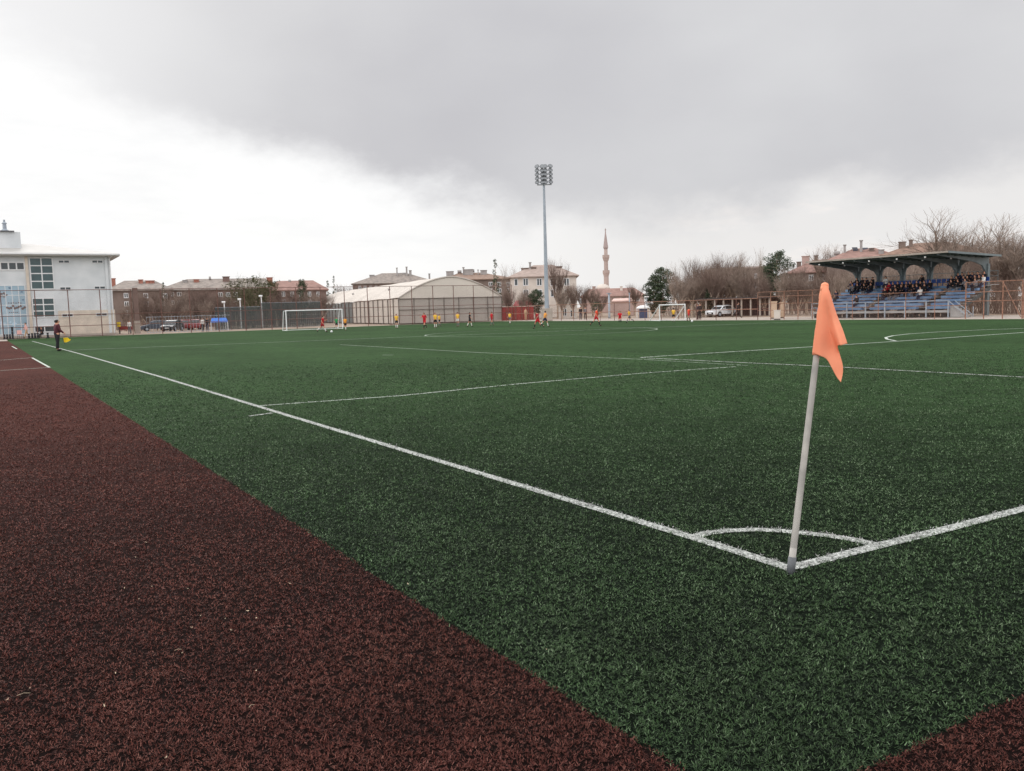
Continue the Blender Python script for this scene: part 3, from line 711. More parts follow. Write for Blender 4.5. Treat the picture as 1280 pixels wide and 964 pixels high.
# ------------------------------------------------------------------ white sports hall (tensioned membrane)
NLp, NRp, FLp = at(498,374,122), at(627,374,128.5), at(398,382.5,190)
for q in (NLp, NRp, FLp): q.z = 0
v = NRp-NLp; Wt = v.length; rz = math.atan2(v.y, v.x)
hall = thing('sports_hall', 'long cream membrane sports hall with arched gable and netted sides', 'hall', NLp, rz)
lt = Matrix.Rotation(-rz, 3, 'Z') @ (FLp-NLp); LT = lt.length; shear = lt.x/lt.y*0.35
m_memb = mat('cream_membrane', srgb(184,175,165), .7, .06, .3, col2=srgb(192,183,173))
m_memb2 = mat('grey_gable_membrane', srgb(168,160,152), .75, .05, .4)
ze, zr_ = 3.75, 6.75
sag = 1.0
NA = 20
def arch(u):   # 0..1 across the span
    return ze + (zr_-ze)*(1-abs(2*u-1)**1.75)
ny = 12; vs = []; LT_y = lt.y
for j in range(ny+1):
    for i in range(NA+1):
        u = i/NA; z = arch(u) + (.05 if j % 2 == 0 else -.03)
        vs.append((Wt*u + (shear*LT_y*j/ny), LT_y*j/ny, z))
mb = MB(); mb.add(vs, [(j*(NA+1)+i, j*(NA+1)+i+1, (j+1)*(NA+1)+i+1, (j+1)*(NA+1)+i) for j in range(ny) for i in range(NA)])
o = mb.build('roof_membrane', m_memb, hall); md = o.modifiers.new('t', 'SOLIDIFY'); md.thickness = .06; md.offset = 1
mb = MB(); mb.prism([(0,ze-.15)]+[(Wt*i/NA, arch(i/NA)-.06) for i in range(NA+1)]+[(Wt,ze-.15)], .05, .12)
mb.build('gable', mat('cream_gable_membrane', srgb(204,195,184), .7, .04, .3), hall)
mb = MB(); mb.b2(.0, Wt, .08, .14, .1, ze-.15); mb.build('gable_curtain', m_memb2, hall)
mb = MB()
for i in range(NA): mb.tube((Wt*i/NA,-.02,arch(i/NA)-.02),(Wt*(i+1)/NA,-.02,arch((i+1)/NA)-.02), .07, n=6, cap=False)
mb.build('gable_rim', m_memb2, hall)
m_dark_st = mat('dark_hall_steel', srgb(112,104,98), .7, .2, 2)
for i in range(8):
    MB().tube((Wt*i/7,-.02,0),(Wt*i/7,-.02,ze), .055).build('gable_post', m_dark_st, hall)
MB().tube((0,-.05,2.05),(Wt,-.05,2.05),.05).build('gable_rail', m_dark_st, hall)
MB().tube((0,-.05,ze-.1),(Wt,-.05,ze-.1),.05).build('gable_rail', m_dark_st, hall)
for j in range(ny*2+1):
    y = LT_y*j/ny/2; x = shear*y
    MB().tube((x,y,0),(x,y,ze), .075).build('side_post', m_dark_st, hall)
def sq(y): return shear*y
mb = MB()
k = 5; y0, y1 = 4.5, LT_y
mb.add([(sq(0)+.1,0,.1),(sq(0)+.1,0,ze-.1),(sq(LT_y*.42)+.1,LT_y*.42,ze-.1),(sq(LT_y*.42)+.1,LT_y*.42,.1)], [(0,1,2,3)])
o = mb.build('side_curtain', mat('side_curtain_membrane', srgb(196,186,176), .75, .06, .4), hall); md = o.modifiers.new('t','SOLIDIFY'); md.thickness = .03
mb = MB(); mb.add([(sq(LT_y*.42)+.1,LT_y*.42,.1),(sq(LT_y*.42)+.1,LT_y*.42,ze-.1),(sq(LT_y*.9)+.1,LT_y*.9,ze-.1),(sq(LT_y*.9)+.1,LT_y*.9,.1)], [(0,1,2,3)])
o = mb.build('side_netting', mat('grey_side_net', srgb(120,122,120), .8, .15, .6), hall); md = o.modifiers.new('t','SOLIDIFY'); md.thickness = .02
mb = MB(); mb.add([(sq(LT_y*.9)+.1,LT_y*.9,.1),(sq(LT_y*.9)+.1,LT_y*.9,ze-.1),(sq(LT_y)+.1,LT_y,ze-.1),(sq(LT_y)+.1,LT_y,.1)], [(0,1,2,3)])
o = mb.build('side_curtain', m_memb, hall); md = o.modifiers.new('t','SOLIDIFY'); md.thickness = .03
for yy, u in ((LT_y*.2, .16), (LT_y*.56, .16)):
    z = arch(u); MB().ball((Wt*u+sq(yy), yy, z+.18), .22, 0, 8).build('roof_vent', m_tank, hall)

# ------------------------------------------------------------------ minaret
d = 262; p = base(758.5, d)
t = thing('minaret', 'slender pink stone minaret with two balconies and pointed spire', 'minaret', p, facing(p))
m_min = mat('pink_stone', srgb(168,150,142), .85, .07, .5); m_mind = mat('pink_spire_lead', srgb(160,144,140), .7, .06, .5)
Z = lambda py: zat(757, py, d)
k = d/FPX
MB().lathe((0,0,0), [(3.6*k,0),(3.5*k,Z(368)),(3.1*k,Z(360)),(3.0*k,Z(343)),(2.6*k,Z(341)),(2.5*k,Z(324)),(2.3*k,Z(322)),(2.2*k,Z(310.5))], 16).build('shaft', m_min, t, True)
for y in (341.5, 322.5):
    z = Z(y); MB().lathe((0,0,0), [(3.2*k,z-1.0),(3.6*k,z-.5),(4.3*k,z+.0),(4.3*k,z+.8),(4.0*k,z+.83),(4.0*k,z+.1),(2.4*k,z+.1)], 16).build('balcony', m_min, t)
MB().lathe((0,0,0), [(2.55*k,Z(311.5)),(3.1*k,Z(310)),(1.9*k,Z(301)),(.7*k,Z(292)),(.12,Z(288))], 16).build('spire', m_mind, t)
MB().tube((0,0,Z(290)),(0,0,Z(286)), .07).ball((0,0,Z(288)), .25).build('finial', m_mind, t)
# mosque dome low beside it
d2 = 256; p = base(752, d2); t = thing('mosque', 'pale low mosque dome and hall beside the minaret foot', 'mosque', p, facing(p))
z = zat(752, 361, d2); MB().b2(-4,7,0,10,0,z).build('wall', m_pinkw, t)
MB().ball((0.5,5,z), 2.2, 0, 14, (1,1,.7), 0).build('dome', m_offw, t, True)
#@@PART4@@

# ------------------------------------------------------------------ trees
def bare_proto(seed, H, spread=.42, levels=4, trunk_frac=.28, upright=.55, nl=5, col=None, r0=.16):
    g = random.Random(seed); tr, cr_ = MB(), MB()
    def grow(p, dirv, L, r, lev):
        n = 3 if lev < 3 else 2; q = p
        for i in range(n):
            d2 = (dirv + Vector((g.uniform(-1,1), g.uniform(-1,1), g.uniform(-.35,.5)+upright*.25))*(.12+.05*lev)).normalized()
            e = q + d2*(L/n); ra, rb = r*(1-.45*i/n), r*(1-.45*(i+1)/n)
            (tr if lev <= 1 else cr_).tube(q, e, ra, rb, 6 if lev == 0 else (4 if lev == 1 else 3), cap=False)
            if lev < levels and (i > 0 or lev > 0):
                for s in range(g.choice((1,2,2)) if lev else 2):
                    a = g.uniform(0, 2*math.pi); o = d2.orthogonal().normalized(); o = Matrix.Rotation(a, 3, d2) @ o
                    nd = (d2*(1-spread)+o*spread+Vector((0,0,upright*.45))).normalized()
                    grow(q.lerp(e, g.uniform(.3,1)), nd, L*g.uniform(.5,.75), rb*.62, lev+1)
            q, dirv = e, d2
        if lev < levels:
            for s in range(2):
                a = g.uniform(0, 2*math.pi); o = Matrix.Rotation(a, 3, dirv) @ dirv.orthogonal().normalized()
                grow(q, (dirv*(1-spread*.7)+o*spread*.7+Vector((0,0,upright*.3))).normalized(), L*g.uniform(.55,.75), r*.5, lev+1)
        else:
            for s in range(2):
                e = q + (dirv+Vector((g.uniform(-.7,.7), g.uniform(-.7,.7), g.uniform(-.2,.8)))).normalized()*L*.8
                cr_.tube(q, e, r*.5, r*.2, 3, cap=False)
    tr.tube((0,0,-.1), (0,0,H*trunk_frac), r0*1.25, r0, 8, cap=False)
    q = Vector((0,0,H*trunk_frac))
    for k in range(nl):
        a = 2*math.pi*k/nl+g.uniform(-.4,.4); s = g.uniform(.3,.8)*spread*1.6
        grow(q+Vector((0,0,g.uniform(-.25,.1)*H*trunk_frac)), Vector((math.cos(a)*s, math.sin(a)*s, 1)).normalized(), H*.34*g.uniform(.8,1.15), r0*.62, 1)
    # scale so the top of the crown is at H
    zmax = max(v[2] for v in cr_.v); f = H/zmax
    for m_ in (tr, cr_): m_.v = [(x, y, z*f) for x, y, z in m_.v]
    return tr, cr_
def clump(mb, c, r, n, g, sz):
    for i in range(n):
        a, b = g.uniform(0, 6.283), math.acos(g.uniform(-1,1)); rr = r*g.uniform(.3,1)**.6
        p = Vector(c)+Vector((math.sin(b)*math.cos(a), math.sin(b)*math.sin(a), math.cos(b)*.75))*rr
        d1 = Vector((g.uniform(-1,1), g.uniform(-1,1), g.uniform(-.4,.8))).normalized()*sz*g.uniform(.6,1.3); d2 = d1.orthogonal().normalized()*sz*.35
        mb.add([p-d1-d2*.3, p+d2, p+d1, p-d2], [(0,1,2,3)])
def conifer_proto(seed, H, wid, round_=False, density=1.0, gap=0.0):
    g = random.Random(seed); tr, cr_ = MB(), MB()
    tr.tube((0,0,-.1),(0,0,H*.97), .16*H/8, .02, 6, cap=False)
    nw = int(H*2.2)
    for w in range(nw):
        f = (w+.5)/nw; z = H*(.08+.9*f)
        rad = wid*((1-f)**.8 if not round_ else math.sin(math.pi*min(1,.18+.82*(1-f)))**.75*(.9 if f < .9 else .6))
        rad *= g.uniform(.7,1.15)
        nb = max(3, int(7*rad/wid+3))
        for b in range(nb):
            if g.random() < gap: continue
            a = g.uniform(0, 6.283); e = Vector((math.cos(a)*rad, math.sin(a)*rad, z+(rad*.15 if round_ else -rad*.18)))
            tr.tube((0,0,z), e, .03, .008, 3, cap=False)
            for s in (.45,.7,.95):
                clump(cr_, Vector((0,0,z)).lerp(e, s)+Vector((0,0,g.uniform(-.1,.15))), .34*wid/2.2+.08, int(15*density), g, .16)
    return tr, cr_
protos = {}
def make(kind, name, trcr, mt, mc): protos[kind] = (name, trcr[0].mesh('trunk', mt), trcr[1].mesh('crown', mc), trcr)
make('bareA', 'bare_tree', bare_proto(1, 8, .38, 4, .24, .9, r0=.19), m_bark, m_twig)
make('bareB', 'bare_tree', bare_proto(2, 8, .32, 4, .2, 1.0, r0=.18), m_bark, m_twig2)
make('bareC', 'bare_tree', bare_proto(5, 8, .5, 4, .3, .4, 6, r0=.22), m_bark, m_twig)
make('bareD', 'bare_tree', bare_proto(8, 8, .36, 4, .15, .85, 6, r0=.17), m_bark, m_twig2)
make('poplar', 'bare_poplar', bare_proto(9, 8, .18, 3, .2, 1.3, 5, r0=.1), m_bark, m_twig)
make('pine', 'pine_tree', conifer_proto(3, 8, 2.6, True, 1.5, .1), m_bark, m_needle)
make('pineB', 'pine_tree', conifer_proto(13, 8, 2.8, True, 1.2, .25), m_bark, m_needle)
make('spruce', 'spruce_tree', conifer_proto(4, 8, 1.5, False, 1.0, .2), m_bark, m_needle)
make('thin', 'thin_conifer', conifer_proto(6, 8, 1.5, False, .45, .5), m_bark, m_needle)
g_ = random.Random(21); tr_, cr_2 = bare_proto(12, 8, .5, 3, .2, .5, 6)
for i in range(170):
    a = g_.uniform(0,6.28); r_ = 3.4*g_.random()**.5; z = g_.uniform(2.2, 6.2+1.2*(1-r_/3.4))
    clump(cr_2, (r_*math.cos(a), r_*math.sin(a), z), .6, 22, g_, .16)
make('olive', 'leafy_tree', (tr_, cr_2), m_bark, m_olive)
tg = random.Random(5)
def tree(kind, px, d, ytop, label, group=None, wide=1.0, rz=None):
    name, a, b, _ = protos[kind]; p = base(px, d); H = zat(px, ytop, d); s = H/8
    t = thing(name, label, 'tree', p, tg.uniform(0,6.28) if rz is None else rz, group); t.scale = (s*wide, s*wide, s)
    for nm, me in (('trunk', a), ('crown', b)):
        o = bpy.data.objects.new(nm, me); COL.objects.link(o); o.parent = t
    return t
# behind the left half
tree('olive', 315, 135, 338, 'bushy olive green tree rising above the windbreak nets', wide=1.05)
tree('thin', 206, 150, 352, 'thin dark conifer between the two brown blocks', wide=.6)
tree('pineB', 379, 150, 350, 'dark ragged pine in front of the red roofed block', wide=.45)
tree('thin', 411, 190, 350, 'dark ragged conifer top next to the taller thin conifer', wide=.7)
tree('thin', 419, 190, 344, 'tallest thin conifer beside the hall roof', wide=.5)
tree('bareB', 433, 200, 352, 'bare tree at the far end of the white hall', wide=.9)
tree('bareB', 716, 129, 352, 'bare tree rising right in front of the off white outbuilding', wide=.8)
tree('bareA', 703, 129, 358, 'bare tree standing between mast foot and outbuilding', wide=.9)
tree('thin', 620.5, 178, 323, 'pointed spruce standing above the roofs by the hall gable', wide=.75)
tree('poplar', 639, 170, 327, 'thin bare poplar next to the pointed spruce')
for px, d, y, lab in ((168,140,372,'bare brown tree by the school corner'),(195,132,376,'bare tree over the blue grey van'),(222,136,372,'bare tree over the red parked cars'),(246,138,366,'bare brown tree over the railing end'),(270,132,364,'bare tree behind the first white lamp'),(294,128,368,'bare tree behind the second white lamp'),(345,132,366,'bare tree behind the taller net'),(156,134,380,'low bare tree beside the brown gate pillar'),(183,130,366,'bare tree over the front of the blue grey van'),(209,132,370,'bare tree between the two brown blocks'),(234,130,376,'low bare tree between the red parked cars'),(258,130,372,'bare tree over the blue canopy'),(283,140,362,'bare tree under the long pale roof end'),(305,142,360,'bare tree beside the bushy olive tree'),(332,140,362,'bare tree at the net step'),(360,136,368,'bare tree before the red roofed block'),(392,140,362,'bare tree before the end of the red roofed block'),(402,150,360,'bare tree near the thin conifers'),(176,138,360,'tall bare tree before the twin orange chimneys'),(202,140,356,'tall bare tree in the gap between the brown blocks'),(228,138,358,'tall bare tree before the first windows of the long block'),(252,140,354,'tall bare tree reaching the long block roof'),(274,138,360,'tall bare tree before the right windows of the long block'),(348,138,356,'tall bare tree before the left windows of the red roofed block'),(370,140,358,'tall bare tree beside the ragged pine')):
    tree(tg.choice(('bareA','bareB','bareD')), px, d, y, lab, 'bare trees beyond the far fence')
for px, d, y, w, lab in ((612,140,362,1,'bare tree at the hall gable corner'),(636,138,358,1,'bare tree over the red sheet fence'),(654,136,364,1,'bare tree in front of the white house corner'),(664,140,356,.9,'bare tree before the white house windows'),(697,134,318,.62,'tall bare tree with steep branches right of the mast'),(709,138,352,1,'bare tree over the white outbuilding'),(728,150,352,1,'bare tree between outbuilding and minaret'),(741,160,356,1.1,'bare tree just before the minaret'),(752,150,366,1.2,'low bare tree under the minaret'),(772,160,364,1,'low bare tree by the pink house'),(793,150,352,1,'bare tree between the kiosk and pines')):
    tree(tg.choice(('bareA','bareB','bareC')), px, d, y, lab, 'bare trees around the white house', w)
tree('pine', 671, 136, 362, 'small dark evergreen before the white house', wide=.9)
tree('pineB', 746, 140, 378, 'low dark evergreen bush near the minaret foot', wide=1.3)
tree('pine', 829, 125, 335, 'broad dark pine beside the small portable goal', wide=.9)
tree('pine', 817, 128, 350, 'shorter dark pine leaning on the broad one', wide=1.0)
tree('spruce', 886, 112, 352, 'dark green spruce right behind the white car', wide=1.0)
tree('pine', 971, 118, 315, 'tall rounded dark pine between bare trees and red roof', wide=.85)
tree('pineB', 960, 122, 330, 'dark pine partly hidden behind the tall rounded one', wide=.7)
k = 0
for px, d, y, w, kd in ((842,116,326,.8,'poplar'),(850,112,342,1.1,'bareA'),(857,120,335,1.1,'bareB'),(871,128,318,1.0,'bareB'),(866,114,336,1.2,'bareC'),(879,118,330,1.1,'bareD'),(886,122,326,1.2,'bareA'),(858,118,342,1.2,'bareD'),(892,112,326,1.0,'bareB'),(899,126,312,1.0,'bareD'),(908,128,313,1,'bareB'),(916,120,316,1.0,'bareC'),(930,116,334,1.1,'bareA'),(938,112,336,1.0,'bareB'),(950,110,308,.55,'poplar'),(956,108,338,1.0,'bareD'),(980,106,336,1.0,'bareA'),(990,112,326,1.0,'bareB'),(998,104,340,1.1,'bareD'),(1008,108,338,1.1,'bareC'),(1028,102,338,1.2,'bareB'),(1040,108,328,1.1,'bareD'),(1036,150,302,1,'bareA')):
    if kd == 'poplar': lab = 'thin tall poplar at the near end of the pines' if px < 900 else 'thin tall poplar spiking above the bare thicket'
    else: lab = 'bare brown tree in the thicket between white car and grandstand'
    tree(kd, px, d, y, lab, 'bare thicket behind the side fence' if kd != 'poplar' else None, w)
for px, d, y, w, kd in ((1056,98,334,1.2,'bareA'),(1090,97,331,1.2,'bareC'),(1106,96,330,1.2,'bareD'),(1122,95,330,1.2,'bareA'),(1158,93,326,1.2,'bareC'),(1176,92,325,1.2,'bareD'),(1196,92,322,1.2,'bareA'),(1214,90,320,1.2,'bareB')):
    tree(kd, px, d, y, 'bare brown tree screening the back of the grandstand', 'bare trees behind the grandstand', w)
tree('bareC', 1186, 100, 262, 'big spreading bare tree towering over the grandstand roof', wide=1.15)
tree('bareC', 1268, 84, 268, 'big bare tree at the photo edge beyond the grandstand', wide=1.0)
for px, d, y, w, kd in ((1228,92,298,1,'bareB'),(1246,95,294,1.1,'bareA'),(1256,84,318,1.2,'bareB'),(1284,82,306,1.2,'bareA'),(1300,84,290,1.1,'bareB'),(1252,100,290,1.1,'bareD')):
    tree(kd, px, d, y, 'bare tree in the brown thicket past the grandstand end', 'bare thicket past the grandstand', w)
# young clipped undergrowth, too tangled to count
g_ = random.Random(77)
def brush(name, p0, p1, h, n, m_):
    mb = MB()
    for i in range(n):
        t_ = g_.random(); p = p0.lerp(p1, t_)+Vector((g_.uniform(-1.5,1.5), g_.uniform(-1.5,1.5), 0)); q = p
        d_ = Vector((g_.uniform(-.5,.5), g_.uniform(-.5,.5), 1)).normalized()
        for s in range(3):
            e = q+d_*h*g_.uniform(.2,.42); mb.tube(q, e, .022-.005*s, .016-.005*s, 3, cap=False)
            for w in range(2):
                mb.tube(e, e+(d_+Vector((g_.uniform(-1,1), g_.uniform(-1,1), .3))).normalized()*h*.25, .011, .005, 3, cap=False)
            q = e; d_ = (d_+Vector((g_.uniform(-.5,.5), g_.uniform(-.5,.5), .2))).normalized()
    return tag(mb.build(name, m_), 'tangled bare brown brushwood', kind='stuff')
brush('undergrowth', base(830,128), base(1050,112), 2.6, 420, m_twig2)
brush('undergrowth', base(1050,94), base(1215,88), 4.0, 600, m_twig)
brush('undergrowth', base(1215,86), base(1300,76), 3.0, 260, m_twig2)
brush('undergrowth', base(150,130), base(400,136), 3.0, 420, m_twig2)
#@@PART5@@

# ------------------------------------------------------------------ people
PENDING = []
def skin_obj(name, verts, edges, radii, m, parent, sub=1):
    me = bpy.data.meshes.new(name); me.from_pydata([tuple(v) for v in verts], edges, []); o = bpy.data.objects.new(name, me); COL.objects.link(o); o.parent = parent
    md = o.modifiers.new('skin', 'SKIN'); md.use_smooth_shade = True
    for i, r in enumerate(radii):
        sv = me.skin_vertices[0].data[i]; rr = r if isinstance(r, tuple) else (r, r); sv.radius = rr; sv.use_root = (i == 0)
    o.modifiers.new('sub', 'SUBSURF').levels = sub; o.modifiers['sub'].render_levels = sub
    PENDING.append((o, m)); return o
def cloth_mat(name, rgb): return mat('fabric_'+name, srgb(*rgb), .8, .1, 6)
C_RED, C_RED2, C_ORR = cloth_mat('red',(186,34,44)), cloth_mat('dark_red',(150,30,40)), cloth_mat('orange_red',(220,80,54))
C_YEL, C_AMB = cloth_mat('yellow',(226,178,66)), cloth_mat('amber',(222,150,60))
C_BLK, C_NAVY, C_WHT, C_GRN = cloth_mat('black',(30,28,32)), cloth_mat('navy',(36,40,62)), cloth_mat('white',(215,212,208)), cloth_mat('green',(52,140,84))
C_PINK, C_GREY, C_MAR, C_BEIGE = cloth_mat('pink',(226,178,170)), cloth_mat('grey',(110,108,112)), cloth_mat('maroon',(84,44,52)), cloth_mat('beige',(180,150,120))
C_BLU = cloth_mat('blue',(60,84,150))
HEADS = []
def person(label, loc, H, heading, shirt, shorts, socks, legs=((.0,.05),(.0,.05)), arms=((.05,.2,.12),(.05,.2,.12)), lean=.0, group=None, long_sleeve=False, long_legs=False, seat=None, fingers=False, head_yaw=0, hairm=None, absrot=None):
    t = thing('person', label, 'person', loc, (facing(Vector(loc)) if absrot is None else absrot)+heading, group)
    s = H/1.76
    th, sh = .44, .43; hipz0 = 0
    def leg(sx_, a, k, hz):
        hip = Vector((sx_*.095,0,hz)); kn = hip+Vector((sx_*.01, math.sin(a), -math.cos(a)))*th
        an = kn+Vector((0, math.sin(a-k), -math.cos(a-k)))*sh; b = a-k
        toe = an+Vector((sx_*.03, math.cos(b)*.17+math.sin(b)*.04, math.sin(b)*.17-.055*math.cos(b)))
        heel = an+Vector((0,-.02,-.06)); return hip, kn, an, toe, heel
    L0 = [leg(sx_, a, k, 0) for sx_, (a, k) in zip((-1,1), legs)]
    zmin = min(min(j[2].z, j[3].z, j[4].z) for j in L0)-.035
    hz = -zmin if seat is None else seat
    LG = [leg(sx_, a, k, hz) for sx_, (a, k) in zip((-1,1), legs)]
    up = Vector((0, math.sin(lean), math.cos(lean)))
    pel = Vector((0,0,hz+.03)); bel = pel+up*.2; che = pel+up*.42; nek = pel+up*.555; hd_ = nek+(up+Vector((0,.12,.1))).normalized()*.135; ht = hd_+Vector((0,-.005,.095))
    AR = []
    for sx_, (a, k, ab) in zip((-1,1), arms):
        s0 = che+Vector((sx_*.165,0,.085)); d = Vector((sx_*math.sin(ab), math.sin(a)*math.cos(ab), -math.cos(a)*math.cos(ab)))
        el_ = s0+d*.29; b = a+k; d2 = Vector((sx_*math.sin(ab)*.5, math.sin(b), -math.cos(b))).normalized(); wr = el_+d2*.25; ha = wr+d2*.085
        AR.append((s0, el_, wr, ha, d2))
    V_ = [pel, bel, che, nek, hd_, ht]; E_ = [(0,1),(1,2),(2,3),(3,4),(4,5)]; Rr = [(.112,.10),(.10,.09),(.135,.11),.06,(.08,.095),(.062,.075)]
    def chain(start, pts, rs):
        i = start
        for p, r in zip(pts, rs): V_.append(p); Rr.append(r); E_.append((i, len(V_)-1)); i = len(V_)-1
        return i
    for (s0, el_, wr, ha, d2), sx_ in zip(AR, (-1,1)):
        w = chain(2, [s0, el_, wr], [.06,.043,.03]); h_ = chain(w, [wr+d2*.055], [(.036,.022)])
        if fingers:
            side = Vector((0,1,0)).cross(d2).normalized()
            fw = d2.cross(side)
            for q, ln in ((-1.5,.055),(-.5,.07),(.5,.066),(1.5,.05)):
                o_ = wr+d2*.085+side*q*.02
                chain(h_, [o_, o_+d2*ln*.5+fw*.004, o_+d2*ln*.85+fw*.02], [.010,.009,.0075])
            chain(w, [wr+d2*.03+fw*.03, wr+d2*.065+fw*.05], [.012,.010])
        else: chain(h_, [ha+d2*.03], [(.03,.016)])
    for (hip, kn, an, toe, heel) in LG: chain(0, [hip, kn, an, toe], [.085,.058,.038,(.042,.03)])
    body = skin_obj('body', [v*s for v in V_], E_, [tuple(x*s for x in r) if isinstance(r, tuple) else r*s for r in Rr], m_skin, t)
    HEADS.append((body, hd_*s, s))
    def cl(name, vs, es, rs, m): return skin_obj(name, [v*s for v in vs], es, [tuple(x*s for x in r) if isinstance(r, tuple) else r*s for r in rs], m, t)
    # shirt
    vs = [pel-Vector((0,0,.10)), bel, che, nek-up*.045]; es = [(0,1),(1,2),(2,3)]; rs = [(.172,.165),(.16,.15),(.172,.145),(.085,.085)]
    for (s0, el_, wr, ha, d2) in AR:
        i = len(vs)
        if long_sleeve: vs += [s0, el_, wr]; rs += [.078,.06,.045]; es += [(2,i),(i,i+1),(i+1,i+2)]
        else: vs += [s0, s0.lerp(el_,.8)]; rs += [.078,.068]; es += [(2,i),(i,i+1)]
    cl('shirt', vs, es, rs, shirt)
    vs = [pel+Vector((0,0,.13)), pel-Vector((0,0,.01))]; es = [(0,1)]; rs = [(.156,.15),(.16,.154)]
    for (hip, kn, an, toe, heel) in LG:
        i = len(vs)
        if long_legs: vs += [hip, kn, an]; rs += [.105,.078,.058]; es += [(1,i),(i,i+1),(i+1,i+2)]
        else: vs += [hip, hip.lerp(kn,.72)]; rs += [.108,.098]; es += [(1,i),(i,i+1)]
    cl('trousers' if long_legs else 'shorts', vs, es, rs, shorts)
    for (hip, kn, an, toe, heel) in LG:
        if not long_legs: cl('sock', [kn.lerp(an,.12), kn.lerp(an,.5), an], [(0,1),(1,2)], [.066,.06,.048], socks)
        cl('shoe', [heel+Vector((0,.0,.02)), an.lerp(toe,.5)-Vector((0,0,.012)), toe], [(0,1),(1,2)], [.06,.066,.056], C_BLK)
    mb = MB(); mb.ball((hd_.x*s, (hd_.y-.014)*s, (hd_.z+.022)*s), .112*s, 0, 12, (.9,1.04,.98), -.7)
    for i, v in enumerate(mb.v):      # hairline: keep the forehead clear
        dy = v[1]-(hd_.y-.014)*s
        if dy > .015*s and v[2] < (hd_.z+.07)*s: mb.v[i] = (v[0]*.8, hd_.y*s, v[2])
    mb.build('hair', hairm or m_hair, t, True)
    for q in (-1,1): MB().ball(((hd_.x+q*.032)*s, (hd_.y+.093)*s, (hd_.z+.012)*s), .011*s, 0, 6).build('eye', C_BLK, t)
    return t
RUN1 = dict(legs=((.65,.5),(-.45,.7)), arms=((-.6,1.3,.15),(.6,1.4,.15)), lean=.14)
RUN2 = dict(legs=((-.55,.35),(.5,.25)), arms=((.7,1.2,.2),(-.5,1.0,.2)), lean=.1)
WALK = dict(legs=((.3,.1),(-.28,.22)), arms=((-.3,.3,.12),(.3,.4,.12)), lean=.04)
STAND= dict(legs=((.03,.05),(-.03,.03)), arms=((.05,.25,.14),(.05,.3,.14)))
WIDE = dict(legs=((.12,.1),(-.2,.1)), arms=((.25,.6,.4),(.2,.5,.45)), lean=.1)
PL = 'footballers out on the pitch'
def hgt(px, yf, yh):
    p = G(px, yf); d = (p-CAM).dot(F); return max(1.35, (yf-yh)*d/FPX)
lines = person('linesman in dark maroon kit holding a lowered yellow flag on the touchline', G(73,438.8), 1.84, R(-70), C_MAR, C_BLK, C_BLK, legs=((.06,.06),(-.08,.05)), arms=((.35,.5,.1),(.15,.5,.12)), fingers=True, long_sleeve=True, long_legs=True, lean=.04)
lines.scale = (1.2,1.25,1.0)
def footballer(px, yf, yh, lab, sh, so, sk, pose, hd): return person(lab, G(px,yf), hgt(px,yf,yh), R(hd), sh, so, sk, group=PL, **pose)
footballer(403.5,415.6,394.5,'red kit footballer beside a ball just in front of the far goal',C_RED,C_RED2,C_WHT,RUN2,-90)
footballer(421,412.6,397.5,'goalkeeper in green standing inside the far goal mouth',C_GRN,C_BLK,C_WHT,WIDE,180)
footballer(432,413.3,398.5,'amber shirted footballer next to the far goal post',C_AMB,C_BLK,C_WHT,WALK,160)
footballer(496,410.6,393,'yellow shirted footballer standing alone in front of the hall corner',C_YEL,C_BLK,C_WHT,STAND,180)
footballer(531,411.5,390.5,'red kit footballer striding beside two yellow shirts',C_RED,C_RED,C_BLK,RUN1,150)
footballer(544.5,410.2,391.5,'taller yellow shirted footballer of the pair by the striding red one',C_YEL,C_BLK,C_WHT,STAND,200)
footballer(549.5,408.2,393.5,'shorter yellow shirted footballer of the pair by the striding red one',C_YEL,C_BLK,C_GREY,WALK,120)
footballer(572.5,408.3,391,'yellow shirted footballer standing in front of the hall gable',C_YEL,C_WHT,C_GREY,STAND,170)
footballer(587.5,408.8,391,'referee all in black in front of the hall gable',C_BLK,C_BLK,C_WHT,WALK,-100)
footballer(615,407.2,390.5,'red kit footballer at the edge of the hall gable',C_RED,C_RED2,C_GREY,WALK,120)
footballer(637.5,405.2,391.5,'yellow shirted footballer in front of the red sheet fence',C_YEL,C_GREY,C_WHT,WALK,150)
footballer(672.5,411,388.5,'red kit footballer running close to an amber rival by the mast',C_RED2,C_RED,C_BLK,RUN1,60)
footballer(681.5,408.8,388.5,'amber shirted footballer jostling the red one by the mast',C_AMB,C_NAVY,C_WHT,RUN2,-60)
footballer(745.5,408,385,'red kit footballer running alone below the minaret',C_ORR,C_RED,C_BLK,RUN2,-80)
footballer(787,403.6,386.5,'yellow shirted footballer jogging near the blue kiosk',C_YEL,C_GREY,C_GREY,RUN1,100)
footballer(842,402.6,386,'yellow shirted goalkeeper waiting in front of the small portable goal',C_YEL,C_BLK,C_WHT,STAND,0)
footballer(861,401.5,386,'orange red shirted footballer beside the small portable goal',C_ORR,C_RED,C_BLK,WALK,-60)
def bystander(px, d, lab, Ht, hd, top, bot, pose=STAND, grp='bystanders behind the fences', **kw): return person(lab, base(px,d), Ht, R(hd), top, bot, C_BLK, group=grp, long_sleeve=True, long_legs=True, **pose, **kw)
bystander(725.5,118,'dark dressed bystander of the pair under the minaret',1.72,170,C_BLK,C_NAVY)
bystander(731.5,118,'grey topped bystander of the pair under the minaret',1.7,190,C_GREY,C_BLK)
bystander(657,124,'bystander in beige in front of the red sheet fence',1.75,180,C_BEIGE,C_BEIGE)
bystander(875,94,'dark dressed bystander between portable goal and white car',1.75,150,C_BLK,C_BLK)
bystander(922,97,'dark dressed bystander stepping away from the white car tail',1.8,-80,C_BLK,C_BLK,RUN2)
